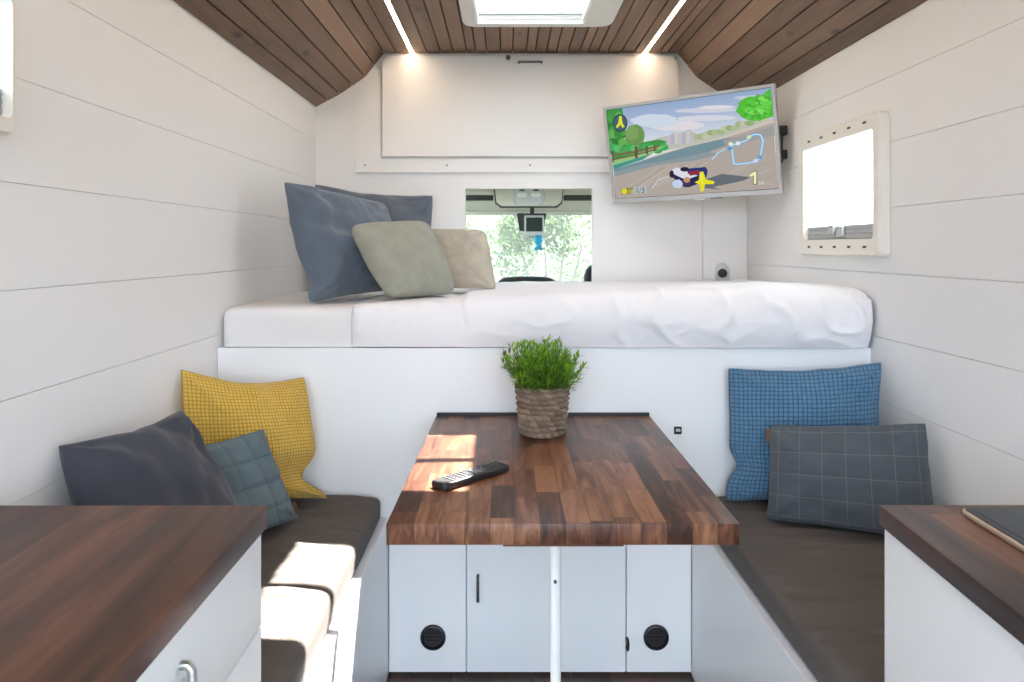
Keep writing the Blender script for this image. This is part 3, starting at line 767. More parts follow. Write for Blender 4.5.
# ------------------------------------------------------------------ benches
def bench(side):
    if side == 'left': x0, x1, c0, c1 = XL + .003, -.357, XL + .012, -.3765
    else: x0, x1, c0, c1 = .571, XR - .003, .588, XR - .012
    t = thing('bench', f'white box bench under a brown-grey seat pad on the {side} side of the table', 'bench', ((x0+x1)/2, 1.72, 0), group='facing bench seats')
    bm = B(); add_box(bm, x0, x1, 1.185, DB - .003, .001, .487, .0015, 1); obj('box', bm, M['white'], t)
    # seat pad as its own soft thing
    bm = B(); y0, y1, z0, z1 = 1.19, DB - .006, .489, ZBENCH
    sd = 1 if side == 'left' else 5
    def ring(ins, z, wob):
        r_ = max(.004, .020 - ins*.4); a0, a1, b0, b1 = c0 + ins, c1 - ins, y0 + ins, y1 - ins; P = []
        def seg(p, q, n): P.extend([(p[0] + (q[0]-p[0])*k/n, p[1] + (q[1]-p[1])*k/n) for k in range(n)])
        def arc(cx, cy, st): P.extend([(cx + r_*math.cos(math.radians(st + 90*k/5)), cy + r_*math.sin(math.radians(st + 90*k/5))) for k in range(5)])
        seg((a0 + r_, b0), (a1 - r_, b0), 24); arc(a1 - r_, b0 + r_, -90)
        seg((a1, b0 + r_), (a1, b1 - r_), 110); arc(a1 - r_, b1 - r_, 0)
        seg((a1 - r_, b1), (a0 + r_, b1), 24); arc(a0 + r_, b1 - r_, 90)
        seg((a0, b1 - r_), (a0, b0 + r_), 110); arc(a0 + r_, b0 + r_, 180)
        out = []
        for x, y in P:
            d = .0030*fbm(x*5 + sd, y*17 + 1.2*math.sin(x*7), sd) + .0085*math.exp(-(4.2*fbm(x*2.4 + sd, y*13 + x*2, 2.2 + sd, 2))**2)
            out.append(bm.verts.new((x, y, z + d*wob)))
        return out
    hw = (c1 - c0)/2 if c1 > c0 else 0
    prof = [(.006, z0, 0), (.001, z0 + .004, 0), (0, z0 + .012, 0), (0, z1 - .020, 0), (.0015, z1 - .012, .2), (.005, z1 - .0055, .4), (.011, z1 - .0015, .6), (.020, z1 + .001, .8)]
    k = .032
    while k < hw - .012: prof.append((k, z1 + .001 + .003*min(1, k/.08), 1)); k += .014
    rings = [ring(*p) for p in prof]
    for p, q in zip(rings, rings[1:]):
        for i in range(len(p)):
            j = (i + 1) % len(p); bm.faces.new((p[i], p[j], q[j], q[i]))
    bm.faces.new(rings[-1]); bm.faces.new(rings[0][::-1])
    bmesh.ops.triangulate(bm, faces=[f for f in bm.faces if len(f.verts) > 4])
    bmesh.ops.recalc_face_normals(bm, faces=bm.faces)
    o = obj('seat_pad', bm, M['bench'], None, 50); uv_from(o.data, lambda c: (c.x, c.y + c.z)); rebase(o)
    tag(o, f'brown-grey fabric seat pad on the {side} bench' + (', striped with sunlight' if side == 'left' else ', in shade'), 'seat pad', 'bench seat pads')
bench('left'); bench('right')

# ------------------------------------------------------------------ kitchen units
t = thing('kitchen_cabinet', 'white drawer cabinet under the wooden counter at lower left', 'cabinet', (-.63, .2, 0))
bm = B(); add_box(bm, XL + .003, -.403, YF + .05, 1.166, .001, .862); obj('body', bm, M['white'], t)
for z0, z1 in ((.714, .859), (.40, .711), (.03, .397)):
    bm = B(); add_box(bm, -.402, -.3845, -.25, 1.168, z0, z1, .0015, 2); d = obj('drawer', bm, M['white'], t, 40)
    if z0 > .3:
        yc = .878; zc = z0 + .070 if z0 > .6 else z1 - .06
        bm = B()
        lp = [(-.3845, yc, zc + .030), (-.376, yc, zc + .030), (-.3715, yc, zc + .024), (-.3715, yc, zc - .030), (-.376, yc, zc - .036), (-.3845, yc, zc - .036)]
        add_tube(bm, lp, .0055, 12); obj('handle', bm, M['steel'], d, 60)
bm = B(); add_box(bm, XL + .002, -.378, YF + .04, 1.176, .8635, ZCOUNT, .0022, 2)
o = obj('worktop', bm, M['counter'], None, 40); o.location = (0, 0, 0); tag(o, 'dark walnut worktop on the drawer cabinet at lower left', 'worktop')
t = thing('kitchen_cabinet', 'plain white cabinet under the wooden counter at lower right', 'cabinet', (.86, .2, 0))
bm = B(); add_box(bm, .615, XR - .003, YF + .05, 1.167, .001, .866); obj('body', bm, M['white'], t)
bm = B(); add_box(bm, (.5985), .6145, YF + .05, 1.168, .02, .8655, .0015, 2); obj('side_panel', bm, M['white'], t, 40)
bm = B()
add_prism(bm, [(.5945, 1.178), (XR - .002, 1.178), (XR - .002, YF + .04), (.562, YF + .04), (.562, .6)], 'z', .868, ZCOUNT, .0022, 2)
o = obj('worktop', bm, M['counter'], None, 40); tag(o, 'walnut worktop at lower right carrying the tablet', 'worktop')

# tablet on the right worktop
t = thing('tablet', 'black glass tablet with a pale gold rim lying on the right worktop', 'tablet', (.79, 1.02, ZCOUNT), (0, 0, math.radians(-2)))
def loc_(bm): bmesh.ops.transform(bm, matrix=WM[t.name], verts=bm.verts); return bm
bm = B(); add_prism(bm, rrect(-.095, .095, -.125, .118, .014, 6), 'z', .0005, .0085, .0022, 3); obj('case', loc_(bm), plain('pale_gold', (.62, .50, .40), .35, .6), t, 40)
bm = B(); add_prism(bm, rrect(-.0915, .0915, -.1215, .1145, .012, 6), 'z', .0085, .0100); obj('glass_front', loc_(bm), M['blackg'], t, 40)
bm = B(); add_prism(bm, rrect(-.080, .080, -.105, .098, .002, 2), 'z', .0100, .0104); obj('screen', loc_(bm), plain('dark_screen', (.012, .020, .034), .10, 0., .2), t, 40)

# ------------------------------------------------------------------ table
t = thing('table', 'walnut block table on a single pole between the benches', 'table', (.113, 1.65, 0))
bm = B(); add_prism(bm, [(-.2205, 1.372), (.4355, 1.372), (.4397, 2.250), (-.2090, 2.250)], 'z', ZTAB - .040, ZTAB, .0018, 2); obj('tabletop', bm, M['table'], t, 40)
bm = B(); add_box(bm, .098, .128, 1.40, 1.41, .744, ZTAB - .0405); add_box(bm, -.004, .224, 1.395, 1.46, .745, ZTAB - .0405, .001, 1); obj('batten', bm, M['leather'], t)
bm = B(); add_box(bm, -.2075, .4397, 2.2505, DB - .0005, ZTAB - .04, ZTAB + .0085, .001, 1); obj('wall_rail', bm, M['black'], t)
bm = B(); xp, yp = .113, 1.65
add_lathe(bm, [(.0, .004), (.0118, .004), (.0118, .74), (.0118, .757), (0, .757)], 24, M4=Matrix.Translation((xp, yp, 0))); obj('pole', bm, M['whplast'], t, 40)
bm = B(); add_lathe(bm, [(.0, .0005), (.055, .0005), (.055, .004), (.03, .010), (.0125, .014)], 32, M4=Matrix.Translation((xp, yp, 0))); obj('foot_plate', bm, M['ltgrey'], t, 40)
bm = B(); zc = EYE - (579 - HY)*yp/F; add_tube(bm, [(xp - .002, yp - .0115, zc), (xp - .002, yp - .016, zc)], .0038, 10); obj('clamp_screw', bm, M['dksteel'], t, 40)

# ------------------------------------------------------------------ potted plant
PX, PY = .103, 2.035
t = thing('potted_plant', 'small bushy green plant in a braided brown basket pot on the table', 'plant', (PX, PY, ZTAB))
m, nt, b = newmat('braided_rope'); a = N(nt, 'ShaderNodeAttribute', attribute_name='Col'); tc = N(nt, 'ShaderNodeTexCoord')
nz = N(nt, 'ShaderNodeTexNoise'); nz.inputs['Scale'].default_value = 260.; L(nt, tc.outputs['Object'], nz.inputs['Vector'])
L(nt, mixc(nt, .35, a.outputs['Color'], nz.outputs['Fac'], 'OVERLAY'), b.inputs['Base Color']); b.inputs['Roughness'].default_value = .85; bump(nt, b, nz.outputs['Fac'], .4, .001)
M['rope'] = m
def rope_pot():
    bm = B(); colr = bm.loops.layers.float_color.new('Col'); n, k = 300, 150; H = .135; rows = 9; strands = 17
    V = []; S = {}
    for j in range(k + 1):
        v = j/k; z = v*H; R = .0535 + .0125*v; ring = []
        for i in range(n):
            th = 2*PI*i/n; bb = v*rows + .12*math.sin(3*th + v*9); A_ = th/(2*PI)*strands + .42*bb
            du = (A_ % 1 - .5)*2; dv_ = (bb % 1 - .5)*2
            hgt = math.sqrt(max(0, 1 - abs(du)**2.2))*math.sqrt(max(0, 1 - dv_*dv_))
            s = bm.verts.new((R*math.cos(th) + .0125*hgt*math.cos(th), R*math.sin(th) + .0125*hgt*math.sin(th), z)); ring.append(s)
            tone = .84 + .26*noise.cell(Vector((math.floor(A_) % strands + .5, math.floor(bb) + .5, .5)))
            S[s] = (hgt, tone)
        V.append(ring)
    for j in range(k):
        for i in range(n):
            f = bm.faces.new((V[j][i], V[j][(i+1) % n], V[j+1][(i+1) % n], V[j+1][i]))
            for lp in f.loops:
                h, tn = S[lp.vert]; c = [.25*tn, .178*tn, .125*tn]; lp[colr] = (*c, 1)
    # rim and inner wall
    inner = [bm.verts.new((.061*math.cos(2*PI*i/n), .061*math.sin(2*PI*i/n), H - .001)) for i in range(n)]
    low = [bm.verts.new((.056*math.cos(2*PI*i/n), .056*math.sin(2*PI*i/n), H - .03)) for i in range(n)]
    for A_, B_ in ((V[k], inner), (inner, low)):
        for i in range(n):
            f = bm.faces.new((A_[i], A_[(i+1) % n], B_[(i+1) % n], B_[i]))
            for lp in f.loops: lp[colr] = (.16, .11, .075, 1)
    bm.faces.new(V[0][::-1])
    return bm
bm = rope_pot(); bmesh.ops.transform(bm, matrix=WM[t.name] @ Matrix.Translation((0, 0, .0008)), verts=bm.verts); obj('pot', bm, M['rope'], t, 180)
bm = B(); add_lathe(bm, [(0, .119), (.03, .121), (.0565, .117), (.0565, .105), (0, .105)], 28, M4=WM[t.name]); obj('soil', bm, M['soil'], t, 60)
bm = B(); colr = bm.loops.layers.float_color.new('Col'); rng = random.Random(11)
def leaf(bm, p, d, up, ln, wd, col):
    s = d.cross(up).normalized()*wd; nn = s.cross(d).normalized()
    a = bm.verts.new(p); q1 = p + d*ln*.35; q2 = p + d*ln*.7 - nn*ln*.05; q3 = p + d*ln - nn*ln*.14
    b1 = bm.verts.new(q1 + s); b2 = bm.verts.new(q1 - s); c1 = bm.verts.new(q2 + s*.8); c2 = bm.verts.new(q2 - s*.8); e = bm.verts.new(q3)
    for q in ((a, b1, b2), (b1, c1, c2, b2), (c1, e, c2)):
        f = bm.faces.new(q); f.smooth = True
        for lp in f.loops: lp[colr] = (*col, 1)
stems = B()
for k in range(190):
    th = rng.uniform(0, 2*PI); rr = .05*math.sqrt(rng.random()); p = Vector((PX + rr*math.cos(th), PY + rr*math.sin(th), ZTAB + .117))
    tilt = rr/.05*rng.uniform(.35, 1.12) + rng.uniform(-.1, .15); th2 = th + rng.uniform(-.4, .4)
    d = Vector((math.sin(tilt)*math.cos(th2), math.sin(tilt)*math.sin(th2), math.cos(tilt)))
    ln = rng.uniform(.072, .148)*(1 - .33*min(1.2, max(0, tilt))); 
    nseg = 7; pts = [p]; dd = d.copy()
    for s in range(nseg):
        dd = (dd + Vector((rng.uniform(-.08, .08), rng.uniform(-.08, .08), .02))).normalized(); pts.append(pts[-1] + dd*ln/nseg)
    add_tube(stems, pts, .0008, 4, False)
    for s in range(1, nseg + 1):
        for q in range(3 if s < nseg else 5):
            az = rng.uniform(0, 2*PI); tang = (pts[s] - pts[s-1]).normalized()
            side = Vector((math.cos(az), math.sin(az), rng.uniform(-.2, .5))); side = (side - tang*side.dot(tang)).normalized()
            ld = (tang*rng.uniform(.6, 1.2) + side*rng.uniform(.5, .9)).normalized()
            g = rng.random(); hi = s/nseg
            base = (.085 + .13*g + .07*hi, .215 + .22*g + .12*hi, .016 + .025*g)
            if rng.random() < .12: base = (.13, .15, .09)
            leaf(bm, pts[s], ld, Vector((0, 0, 1)), rng.uniform(.016, .031), rng.uniform(.0018, .0031), base)
obj('foliage', bm, attr_mat('fresh_leaf', 'Col', .4, translucent=.3, spec=.5), t)
obj('stems', stems, plain('green_stem', (.08, .16, .03), .6), t, 180)

# ------------------------------------------------------------------ remote control
pL, pR = Vector((-.143, 1.562, 0)), Vector((-.004, 1.708, 0))
ang = math.atan2(pR.y - pL.y, pR.x - pL.x); ln = (pR - pL).length; c = (pL + pR)/2
t = thing('remote_control', 'black television remote lying aslant on the table', 'remote', (c.x, c.y, ZTAB), (0, 0, ang))
bm = B(); W4 = WM[t.name]
add_prism(bm, rrect(-ln/2, ln/2, -.024, .024, .010, 5), 'z', .0008, .0165, .005, 3); bmesh.ops.transform(bm, matrix=W4, verts=bm.verts); obj('body', bm, M['black'], t, 40)
bm = B(); add_lathe(bm, [(0, .0205), (.006, .0205), (.0065, .0195), (.011, .0195), (.0115, .0212), (.0165, .0212), (.017, .0188), (0, .0188)], 28, M4=W4 @ Matrix.Translation((.012, 0, -.0025))); obj('navigation_ring', bm, plain('grey_button', (.10, .10, .11), .35), t, 40)
bm = B(); add_prism(bm, rrect(-.0035, .0035, -.0026, .0026, .0012, 2), 'z', .0163, .0180); me_btn = obj('button', bm, plain('button_grey', (.045, .045, .05), .5), t, 40, world=False)
bpos = [(x_, y_) for x_ in [.088, .075, .062, .049, -.018, -.031, -.044, -.057, -.070] for y_ in (-.014, -.0047, .0047, .014)] + [(.034, -.015), (.034, .015), (-.006, -.016), (-.006, .016)]
me_btn.location = (*bpos[0], 0)
for p in bpos[1:]:
    o = me_btn.copy(); C.objects.link(o); o.location = (*p, 0)

# ------------------------------------------------------------------ television
TVL = Vector((.7552, 3.0591, 1.7188)); TVR = (Matrix.Rotation(math.radians(-33.32), 3, 'Z') @ Matrix.Rotation(math.radians(11.42), 3, 'X') @ Matrix.Rotation(math.radians(-1.35), 3, 'Y'))
eul = TVR.to_euler()
t = thing('television', 'silver flat television tilted on a swivel arm, showing a kart race', 'television', TVL, tuple(eul))
W4 = WM[t.name]; W_, H_ = .725, .425
def tvobj(nm, bm, mat, par=t, sm=None): bmesh.ops.transform(bm, matrix=W4, verts=bm.verts); return obj(nm, bm, mat, par, sm)
bw, bb = .0125, .019                                     # bezel widths; the foot rail is wider
sx0, sx1, sz0, sz1 = -W_/2 + bw, W_/2 - bw, -H_/2 + bb, H_/2 - bw
bm = B(); add_ring(bm, [(-W_/2, -H_/2), (W_/2, -H_/2), (W_/2, H_/2), (-W_/2, H_/2)], [(sx0, sz0), (sx1, sz0), (sx1, sz1), (sx0, sz1)], 'y', -.002, .020)
bmesh.ops.bevel(bm, geom=[e for e in bm.edges if e.calc_face_angle(0) > 1], offset=.0015, segments=2, affect='EDGES')
tvobj('bezel', bm, M['silver'], t, 40)
bm = B(); add_box(bm, -W_/2 + .001, W_/2 - .001, .0195, .028, -H_/2 + .001, H_/2 - .001, .003); add_box(bm, -.22, .22, .027, .050, -.17, .10, .008); tvobj('back_shell', bm, M['black'], t, 40)
bm = B(); add_box(bm, sx0 - .002, sx1 + .002, .004, .019, sz0 - .002, sz1 + .002); scr = tvobj('screen', bm, M['blackg'])
bm = B(); add_box(bm, .010, .055, -.0005, .012, -H_/2 - .0075, -H_/2 + .0005, .002, 1); tvobj('sensor_foot', bm, M['whplast'])
bm = B(); add_box(bm, .075, .125, .004, .016, -H_/2 - .004, -H_/2 + .0005, .001, 1); tvobj('power_key', bm, M['black'])
# picture, laid out on the screen (u to the right, v up, 0..1)
CR = [(48, 160), (855, 58), (893, 575), (105, 615)]       # screen corners in my tracing, TL TR BR BL
def uvs(x, y):
    u, v = .5, .5
    for _ in range(12):
        def f(u, v):
            a = [(1-u)*(1-v), u*(1-v), u*v, (1-u)*v]
            return sum(k*c_[0] for k, c_ in zip(a, CR)), sum(k*c_[1] for k, c_ in zip(a, CR))
        X_, Y_ = f(u, v); e = 1e-4; Xu, Yu = f(u + e, v); Xv, Yv = f(u, v + e)
        a, b_, c_, d_ = (Xu-X_)/e, (Xv-X_)/e, (Yu-Y_)/e, (Yv-Y_)/e; det = a*d_ - b_*c_
        u += (d_*(x-X_) - b_*(y-Y_))/det; v += (-c_*(x-X_) + a*(y-Y_))/det
    return max(0, min(1, u)), max(0, min(1, v))
def lin(c): return tuple((v/255/12.92 if v/255 <= .04045 else ((v/255 + .055)/1.055)**2.4) for v in c)
pic = B(); pcol = pic.loops.layers.float_color.new('Col'); layer = [0]
def poly(points, col, col2=None, uvmode=False):
    layer[0] += 1; y = .0037 - layer[0]*.000022
    vs = []
    for p in points:
        u, v = p if uvmode else uvs(*p)
        vs.append(pic.verts.new((sx0 + .0016 + (sx1 - sx0 - .0032)*u, y, sz1 - .0016 - (sz1 - sz0 - .0032)*v)))
    try: f = pic.faces.new(vs)
    except ValueError: return
    for i, lp in enumerate(f.loops):
        cc = col if not col2 else (col2[i] if isinstance(col2, list) else col)
        lp[pcol] = (*lin(cc), 1)
    if f.normal.y > 0: pass
def blob(x, y, rx, ry, col, n=22, rough=.0, seed=0):
    poly([(x + rx*math.cos(2*PI*k/n)*(1 + rough*noise.noise(Vector((math.cos(2*PI*k/n)*3, math.sin(2*PI*k/n)*3, seed)))), y + ry*math.sin(2*PI*k/n)*(1 + rough*noise.noise(Vector((math.cos(2*PI*k/n)*3, math.sin(2*PI*k/n)*3, seed + 9))))) for k in range(n)], col)
def grad(x0, x1, stops):                                 # horizontal bands, uv space
    for (v0, c0), (v1, c1) in zip(stops, stops[1:]):
        poly([(x0, v0), (x1, v0), (x1, v1), (x0, v1)], c0, [c0, c0, c1, c1], True)
def stroke(pts, w, col):
    for (ax, ay), (bx, by) in zip(pts, pts[1:]):
        dx, dy = bx - ax, by - ay; l_ = math.hypot(dx, dy) or 1; nx_, ny_ = -dy/l_*w/2, dx/l_*w/2
        poly([(ax+nx_, ay+ny_), (bx+nx_, by+ny_), (bx-nx_, by-ny_), (ax-nx_, ay-ny_)], col)
grad(0, 1, [(0, (150, 172, 205)), (.18, (170, 186, 214)), (.35, (205, 214, 226)), (.52, (228, 228, 226)), (1, (228, 228, 226))])
for cx, cy, rx, ry, cc in ((420, 240, 130, 26, (222, 218, 226)), (560, 165, 150, 13, (206, 208, 222)), (610, 150, 90, 9, (226, 220, 226)), (560, 205, 140, 15, (214, 214, 226)), (300, 215, 120, 35, (206, 218, 232)), (760, 105, 70, 10, (196, 204, 222))): blob(cx, cy, rx, ry, cc, 24, .3, cx)
# far hills and town
poly([(250, 330), (330, 300), (420, 285), (480, 262), (520, 285), (600, 262), (680, 258), (760, 235), (865, 215), (870, 250), (620, 320), (480, 345), (250, 390)], (186, 192, 178))
for k in range(16): blob(520 + k*22, 300 - k*7 + (k % 3)*6, 22, 14, [(176, 186, 150), (166, 182, 138), (196, 196, 170), (150, 176, 120)][k % 4], 12, .4, k)
for k in range(7): poly([(372 + k*19, 292 - (k % 3)*10), (388 + k*19, 288 - (k % 3)*10), (388 + k*19, 330), (372 + k*19, 333)], [(196, 190, 200), (178, 178, 196), (206, 200, 200)][k % 3])
# road
ROAD = [(150, 450), (330, 390), (480, 345), (640, 300), (863, 222), (895, 576), (103, 616), (92, 470)]
poly(ROAD, (178, 168, 160))
poly([(95, 470), (330, 385), (480, 342), (640, 300), (866, 215), (868, 235), (640, 312), (480, 352), (330, 398)], (206, 196, 186))
poly([(90, 462), (330, 392), (480, 348), (640, 312), (740, 300), (660, 345), (560, 385), (420, 415), (250, 440), (95, 475)], (120, 146, 156))
poly([(95, 475), (250, 436), (420, 410), (560, 380), (640, 385), (520, 420), (330, 440), (100, 500)], (142, 156, 160))
poly([(640, 320), (760, 290), (868, 250), (872, 300), (760, 330), (660, 350)], (160, 160, 160))
for k in range(9): stroke([(120 + k*40, 590 - k*8), (330 + k*30, 455 - k*3)], 5, [(190, 178, 166), (168, 160, 156), (196, 186, 170)][k % 3])
for k in range(5): stroke([(620 + k*50, 520 + k*6), (840 + k*8, 400 + k*38)], 7, [(188, 178, 172), (170, 164, 160)][k % 2])
# left wood and grass verge
rngl = random.Random(8)
poly([(48, 160), (135, 150), (150, 230), (140, 320), (200, 330), (330, 310), (370, 320), (340, 365), (230, 400), (90, 455)], (70, 150, 74))
for k in range(40): blob(66 + 80*rngl.random(), 180 + 190*rngl.random(), 15 + 9*rngl.random(), 13 + 7*rngl.random(), [(58, 128, 60), (82, 160, 74), (66, 142, 66), (104, 178, 88)][k % 4], 12, .4, k)
blob(205, 290, 52, 58, (112, 152, 88), 24, .15, 3); blob(190, 275, 34, 36, (126, 164, 98), 18, .2, 5); stroke([(208, 330), (210, 365)], 9, (120, 96, 72))
for k in range(10): blob(85 + k*30, 348 + (k % 3)*8, 24, 20, [(70, 172, 92), (96, 190, 108), (84, 160, 92)][k % 3], 12, .4, k + 40)
poly([(82, 410), (200, 385), (330, 350), (375, 335), (300, 380), (200, 415), (90, 450)], (150, 196, 132))
poly([(88, 440), (200, 410), (300, 380), (250, 412), (92, 462)], (74, 150, 140))
stroke([(82, 390), (200, 372), (330, 345)], 9, (130, 98, 80)); stroke([(86, 412), (200, 390), (325, 358)], 7, (120, 90, 74))
for x_, y0_, y1_, w_ in ((212, 343, 405, 14), (268, 342, 385, 10), (308, 338, 370, 7), (86, 370, 425, 9)): stroke([(x_, y0_), (x_ + 3, y1_)], w_, (108, 80, 66))
# right tree
blob(790, 160, 84, 66, (88, 190, 62), 30, .2, 1); poly([(810, 100), (852, 62), (862, 200), (820, 210)], (84, 186, 58))
rngp = random.Random(4)
for k in range(60):
    a = rngp.uniform(0, 2*PI); q = math.sqrt(rngp.random())
    blob(795 + 66*q*math.cos(a), 158 + 56*q*math.sin(a) - 12*math.cos(a), 9 + 6*rngp.random(), 8 + 5*rngp.random(), [(108, 214, 82), (78, 174, 62), (128, 226, 98), (96, 200, 72)][k % 4], 10, .3, k + 7)
for k in range(14): blob(832 + rngp.uniform(-8, 18), rngp.uniform(90, 205), 10, 10, [(104, 208, 78), (80, 178, 62)][k % 2], 10, .3, k)
# shadow, kart with empty seat, dropped peel
poly([(560, 520), (640, 492), (770, 512), (740, 530), (600, 560), (640, 575), (560, 565)], (104, 112, 120))
poly([(388, 480), (420, 462), (520, 470), (572, 490), (560, 530), (480, 560), (440, 535), (400, 505)], (46, 44, 84))
poly([(385, 472), (425, 455), (560, 478), (530, 498), (470, 520), (420, 495)], (222, 222, 234))
poly([(470, 462), (560, 455), (575, 480), (540, 500), (480, 490)], (48, 56, 120))
poly([(480, 478), (530, 470), (540, 486), (490, 500)], (150, 48, 62)); blob(462, 465, 22, 12, (40, 42, 60))
blob(398, 488, 11, 20, (58, 38, 56)); blob(470, 535, 24, 24, (64, 58, 92)); blob(474, 520, 16, 15, (196, 150, 120)); blob(555, 478, 18, 24, (54, 60, 118))
blob(428, 540, 26, 22, (196, 212, 240), 16, .3, 2)
stroke([(300, 560), (330, 520), (380, 500)], 6, (206, 206, 216)); stroke([(592, 418), (620, 385), (655, 362)], 7, (176, 214, 240))
poly([(536, 480), (552, 478), (566, 520), (606, 530), (604, 545), (562, 544), (556, 580), (540, 582), (538, 546), (512, 534), (532, 522)], (232, 226, 40))
stroke([(545, 484), (550, 540)], 5, (250, 246, 120))
# course map
tr = [(678, 348), (700, 340), (712, 344), (722, 332), (752, 322), (762, 304), (785, 292), (812, 296), (824, 322), (818, 370), (812, 412), (796, 432), (760, 438), (716, 444), (694, 440), (690, 400), (686, 370), (678, 348)]
stroke(tr, 11, (110, 180, 232)); stroke(tr, 5, (206, 232, 248))
for x_, y_, cc in ((679, 338, (226, 240, 200)), (712, 336, (220, 238, 250)), (762, 306, (206, 232, 180)), (812, 410, (96, 160, 220)), (792, 428, (200, 226, 250)), (676, 362, (80, 150, 220))): blob(x_, y_, 10, 10, cc, 12)
# badge and counters
blob(127, 225, 40, 46, (52, 78, 92), 28); blob(127, 225, 33, 39, (74, 104, 112), 28)
poly([(122, 188), (134, 188), (140, 224), (152, 244), (140, 248), (128, 232), (114, 250), (104, 244), (118, 222)], (226, 226, 60))
poly([(136, 562), (198, 554), (200, 588), (138, 592)], (150, 140, 60)); poly([(204, 552), (272, 548), (274, 584), (206, 588)], (176, 188, 190)); blob(154, 575, 15, 15, (224, 216, 60), 18)
def text_pic(s, x, y, size, col, shear=0.):
    cu = bpy.data.curves.new('t', 'FONT'); cu.body = s; cu.size = 1; cu.resolution_u = 2
    o = bpy.data.objects.new('t', cu); C.objects.link(o)
    me = bpy.data.meshes.new_from_object(o.evaluated_get(bpy.context.evaluated_depsgraph_get()))
    for p in me.polygons:
        poly([(x + me.vertices[i].co.x*size, y - me.vertices[i].co.y*size) for i in p.vertices], col)
        layer[0] -= 1
    layer[0] += 1
    bpy.data.objects.remove(o); bpy.data.curves.remove(cu); bpy.data.meshes.remove(me)
text_pic('10', 172, 586, 30, (226, 216, 150)); text_pic('1/3', 212, 584, 40, (84, 92, 96))
poly([(764, 496), (786, 480), (801, 480), (801, 552), (783, 552), (783, 506), (764, 514)], (104, 108, 70)); poly([(766, 499), (786, 484), (797, 484), (797, 548), (786, 548), (786, 503), (766, 511)], (240, 240, 190)); text_pic('st', 805, 552, 38, (214, 214, 200))
bmesh.ops.recalc_face_normals(pic, faces=[])
tvobj('picture', pic, attr_mat('lit_picture', 'Col', emit=.92), scr)

# swivel bracket on the wall
t = thing('tv_bracket', 'black steel swivel bracket holding the television to the right wall', 'bracket', (XR, 2.93, 1.72))
bm = B(); add_box(bm, XR - .006, XR - .0005, 2.978, 3.05, 1.65, 1.80, .002); obj('wall_plate', bm, M['black'], t)
for z0 in (1.755, 1.660):
    bm = B(); add_box(bm, XR - .048, XR - .0005, 2.930, 2.975, z0, z0 + .036, .003); obj('hinge_block', bm, M['black'], t)
bm = B(); add_tube(bm, [(XR - .035, 2.965, 1.72), (1.02, 3.06, 1.72), (.92, 3.13, 1.722), (.812, 3.130, 1.730)], .012, 10); obj('arm', bm, M['black'], t, 40)

# ------------------------------------------------------------------ cab seen through the opening
YW0 = YB + .025
bm = B()
rp = [(YW0, 1.64), (3.75, 1.665), (3.95, 1.655), (4.06, 1.61), (4.12, 1.555), (4.14, 1.512)]
for (y0, z0), (y1, z1) in zip(rp, rp[1:]):
    add_prism(bm, [(y0, z0), (y1, z1), (y1 + .02, z1 + .03), (y0, z0 + .03)], 'x', -.82, 1.06)
struct('ceiling_cab', bm, M['cabgrey'])
bm = B(); add_box(bm, -.86, -.82, YW0, 4.9, .1, 1.0); add_box(bm, -.86, -.82, YW0, 3.75, 1.0, 1.66)
struct('wall_cab_left', bm, M['cabgrey'])
bm = B(); add_box(bm, 1.06, 1.10, YW0, 4.9, .1, 1.0); add_box(bm, 1.06, 1.10, YW0, 3.75, 1.0, 1.66)
struct('wall_cab_right', bm, M['cabgrey'])
w = sroot('window_4', (.12, 4.5, .95))
bm = B(); add_prism(bm, [(4.14, 1.516), (4.90, .93), (4.906, .936), (4.146, 1.522)], 'x', -.80, 1.04); obj('windscreen', bm, M['wind'], w)
bm = B(); add_prism(bm, [(4.135, 1.508), (4.165, 1.490), (4.175, 1.503), (4.145, 1.526)], 'x', -.80, 1.04)
for s in (-.82, 1.02): add_prism(bm, [(4.13, 1.49), (4.90, .93), (4.93, .96), (4.16, 1.52)], 'x', s, s + .04)
obj('frame', bm, M['cabgrey'], w)
# sun visors
for x0, x1, sd in ((-.62, -.055, 'left'), (.315, .88, 'right')):
    t = thing('sun_visor', f'grey sun visor folded against the cab roof on the {sd}', 'sun visor', ((x0+x1)/2, 4.0, 1.6), group='cab sun visors')
    bm = B(); add_prism(bm, rrect(x0, x1, 1.588, 1.650, .02, 4), 'y', 3.925, 3.940, .004, 2); obj('panel', bm, M['cabgrey'], t, 40)
    bm = B(); add_tube(bm, [(x0 + .02, 3.932, 1.653), (x1 - .02, 3.932, 1.653)], .006, 8); obj('rod', bm, M['cabdark'], t, 40)
# dark pocket band behind the visors
bm = B(); add_box(bm, -.75, -.062, 3.93, 3.96, 1.557, 1.586, .004); add_box(bm, .312, 1.0, 3.93, 3.96, 1.557, 1.586, .004)
struct('trim_4', bm, M['cabdark'])
t = thing('overhead_console', 'grey overhead console with map lamps on the cab roof', 'console', (.115, 3.88, 1.53))
bm = B(); add_prism(bm, [(-.055, 1.645), (-.045, 1.545), (-.02, 1.525), (.27, 1.525), (.295, 1.545), (.305, 1.645)], 'y', 3.86, 3.92, .008, 3); obj('surround', bm, M['cabgrey'], t, 40)
bm = B(); add_prism(bm, [(-.062, 1.645), (-.052, 1.540), (-.024, 1.517), (.274, 1.517), (.302, 1.540), (.312, 1.645)], 'y', 3.905, 3.925); obj('seal', bm, M['cabdark'], t)
bm = B(); add_prism(bm, rrect(.045, .205, 1.530, 1.622, .03, 6), 'y', 3.825, 3.862, .008, 3); obj('lamp_housing', bm, M['ltgrey'], t, 40)
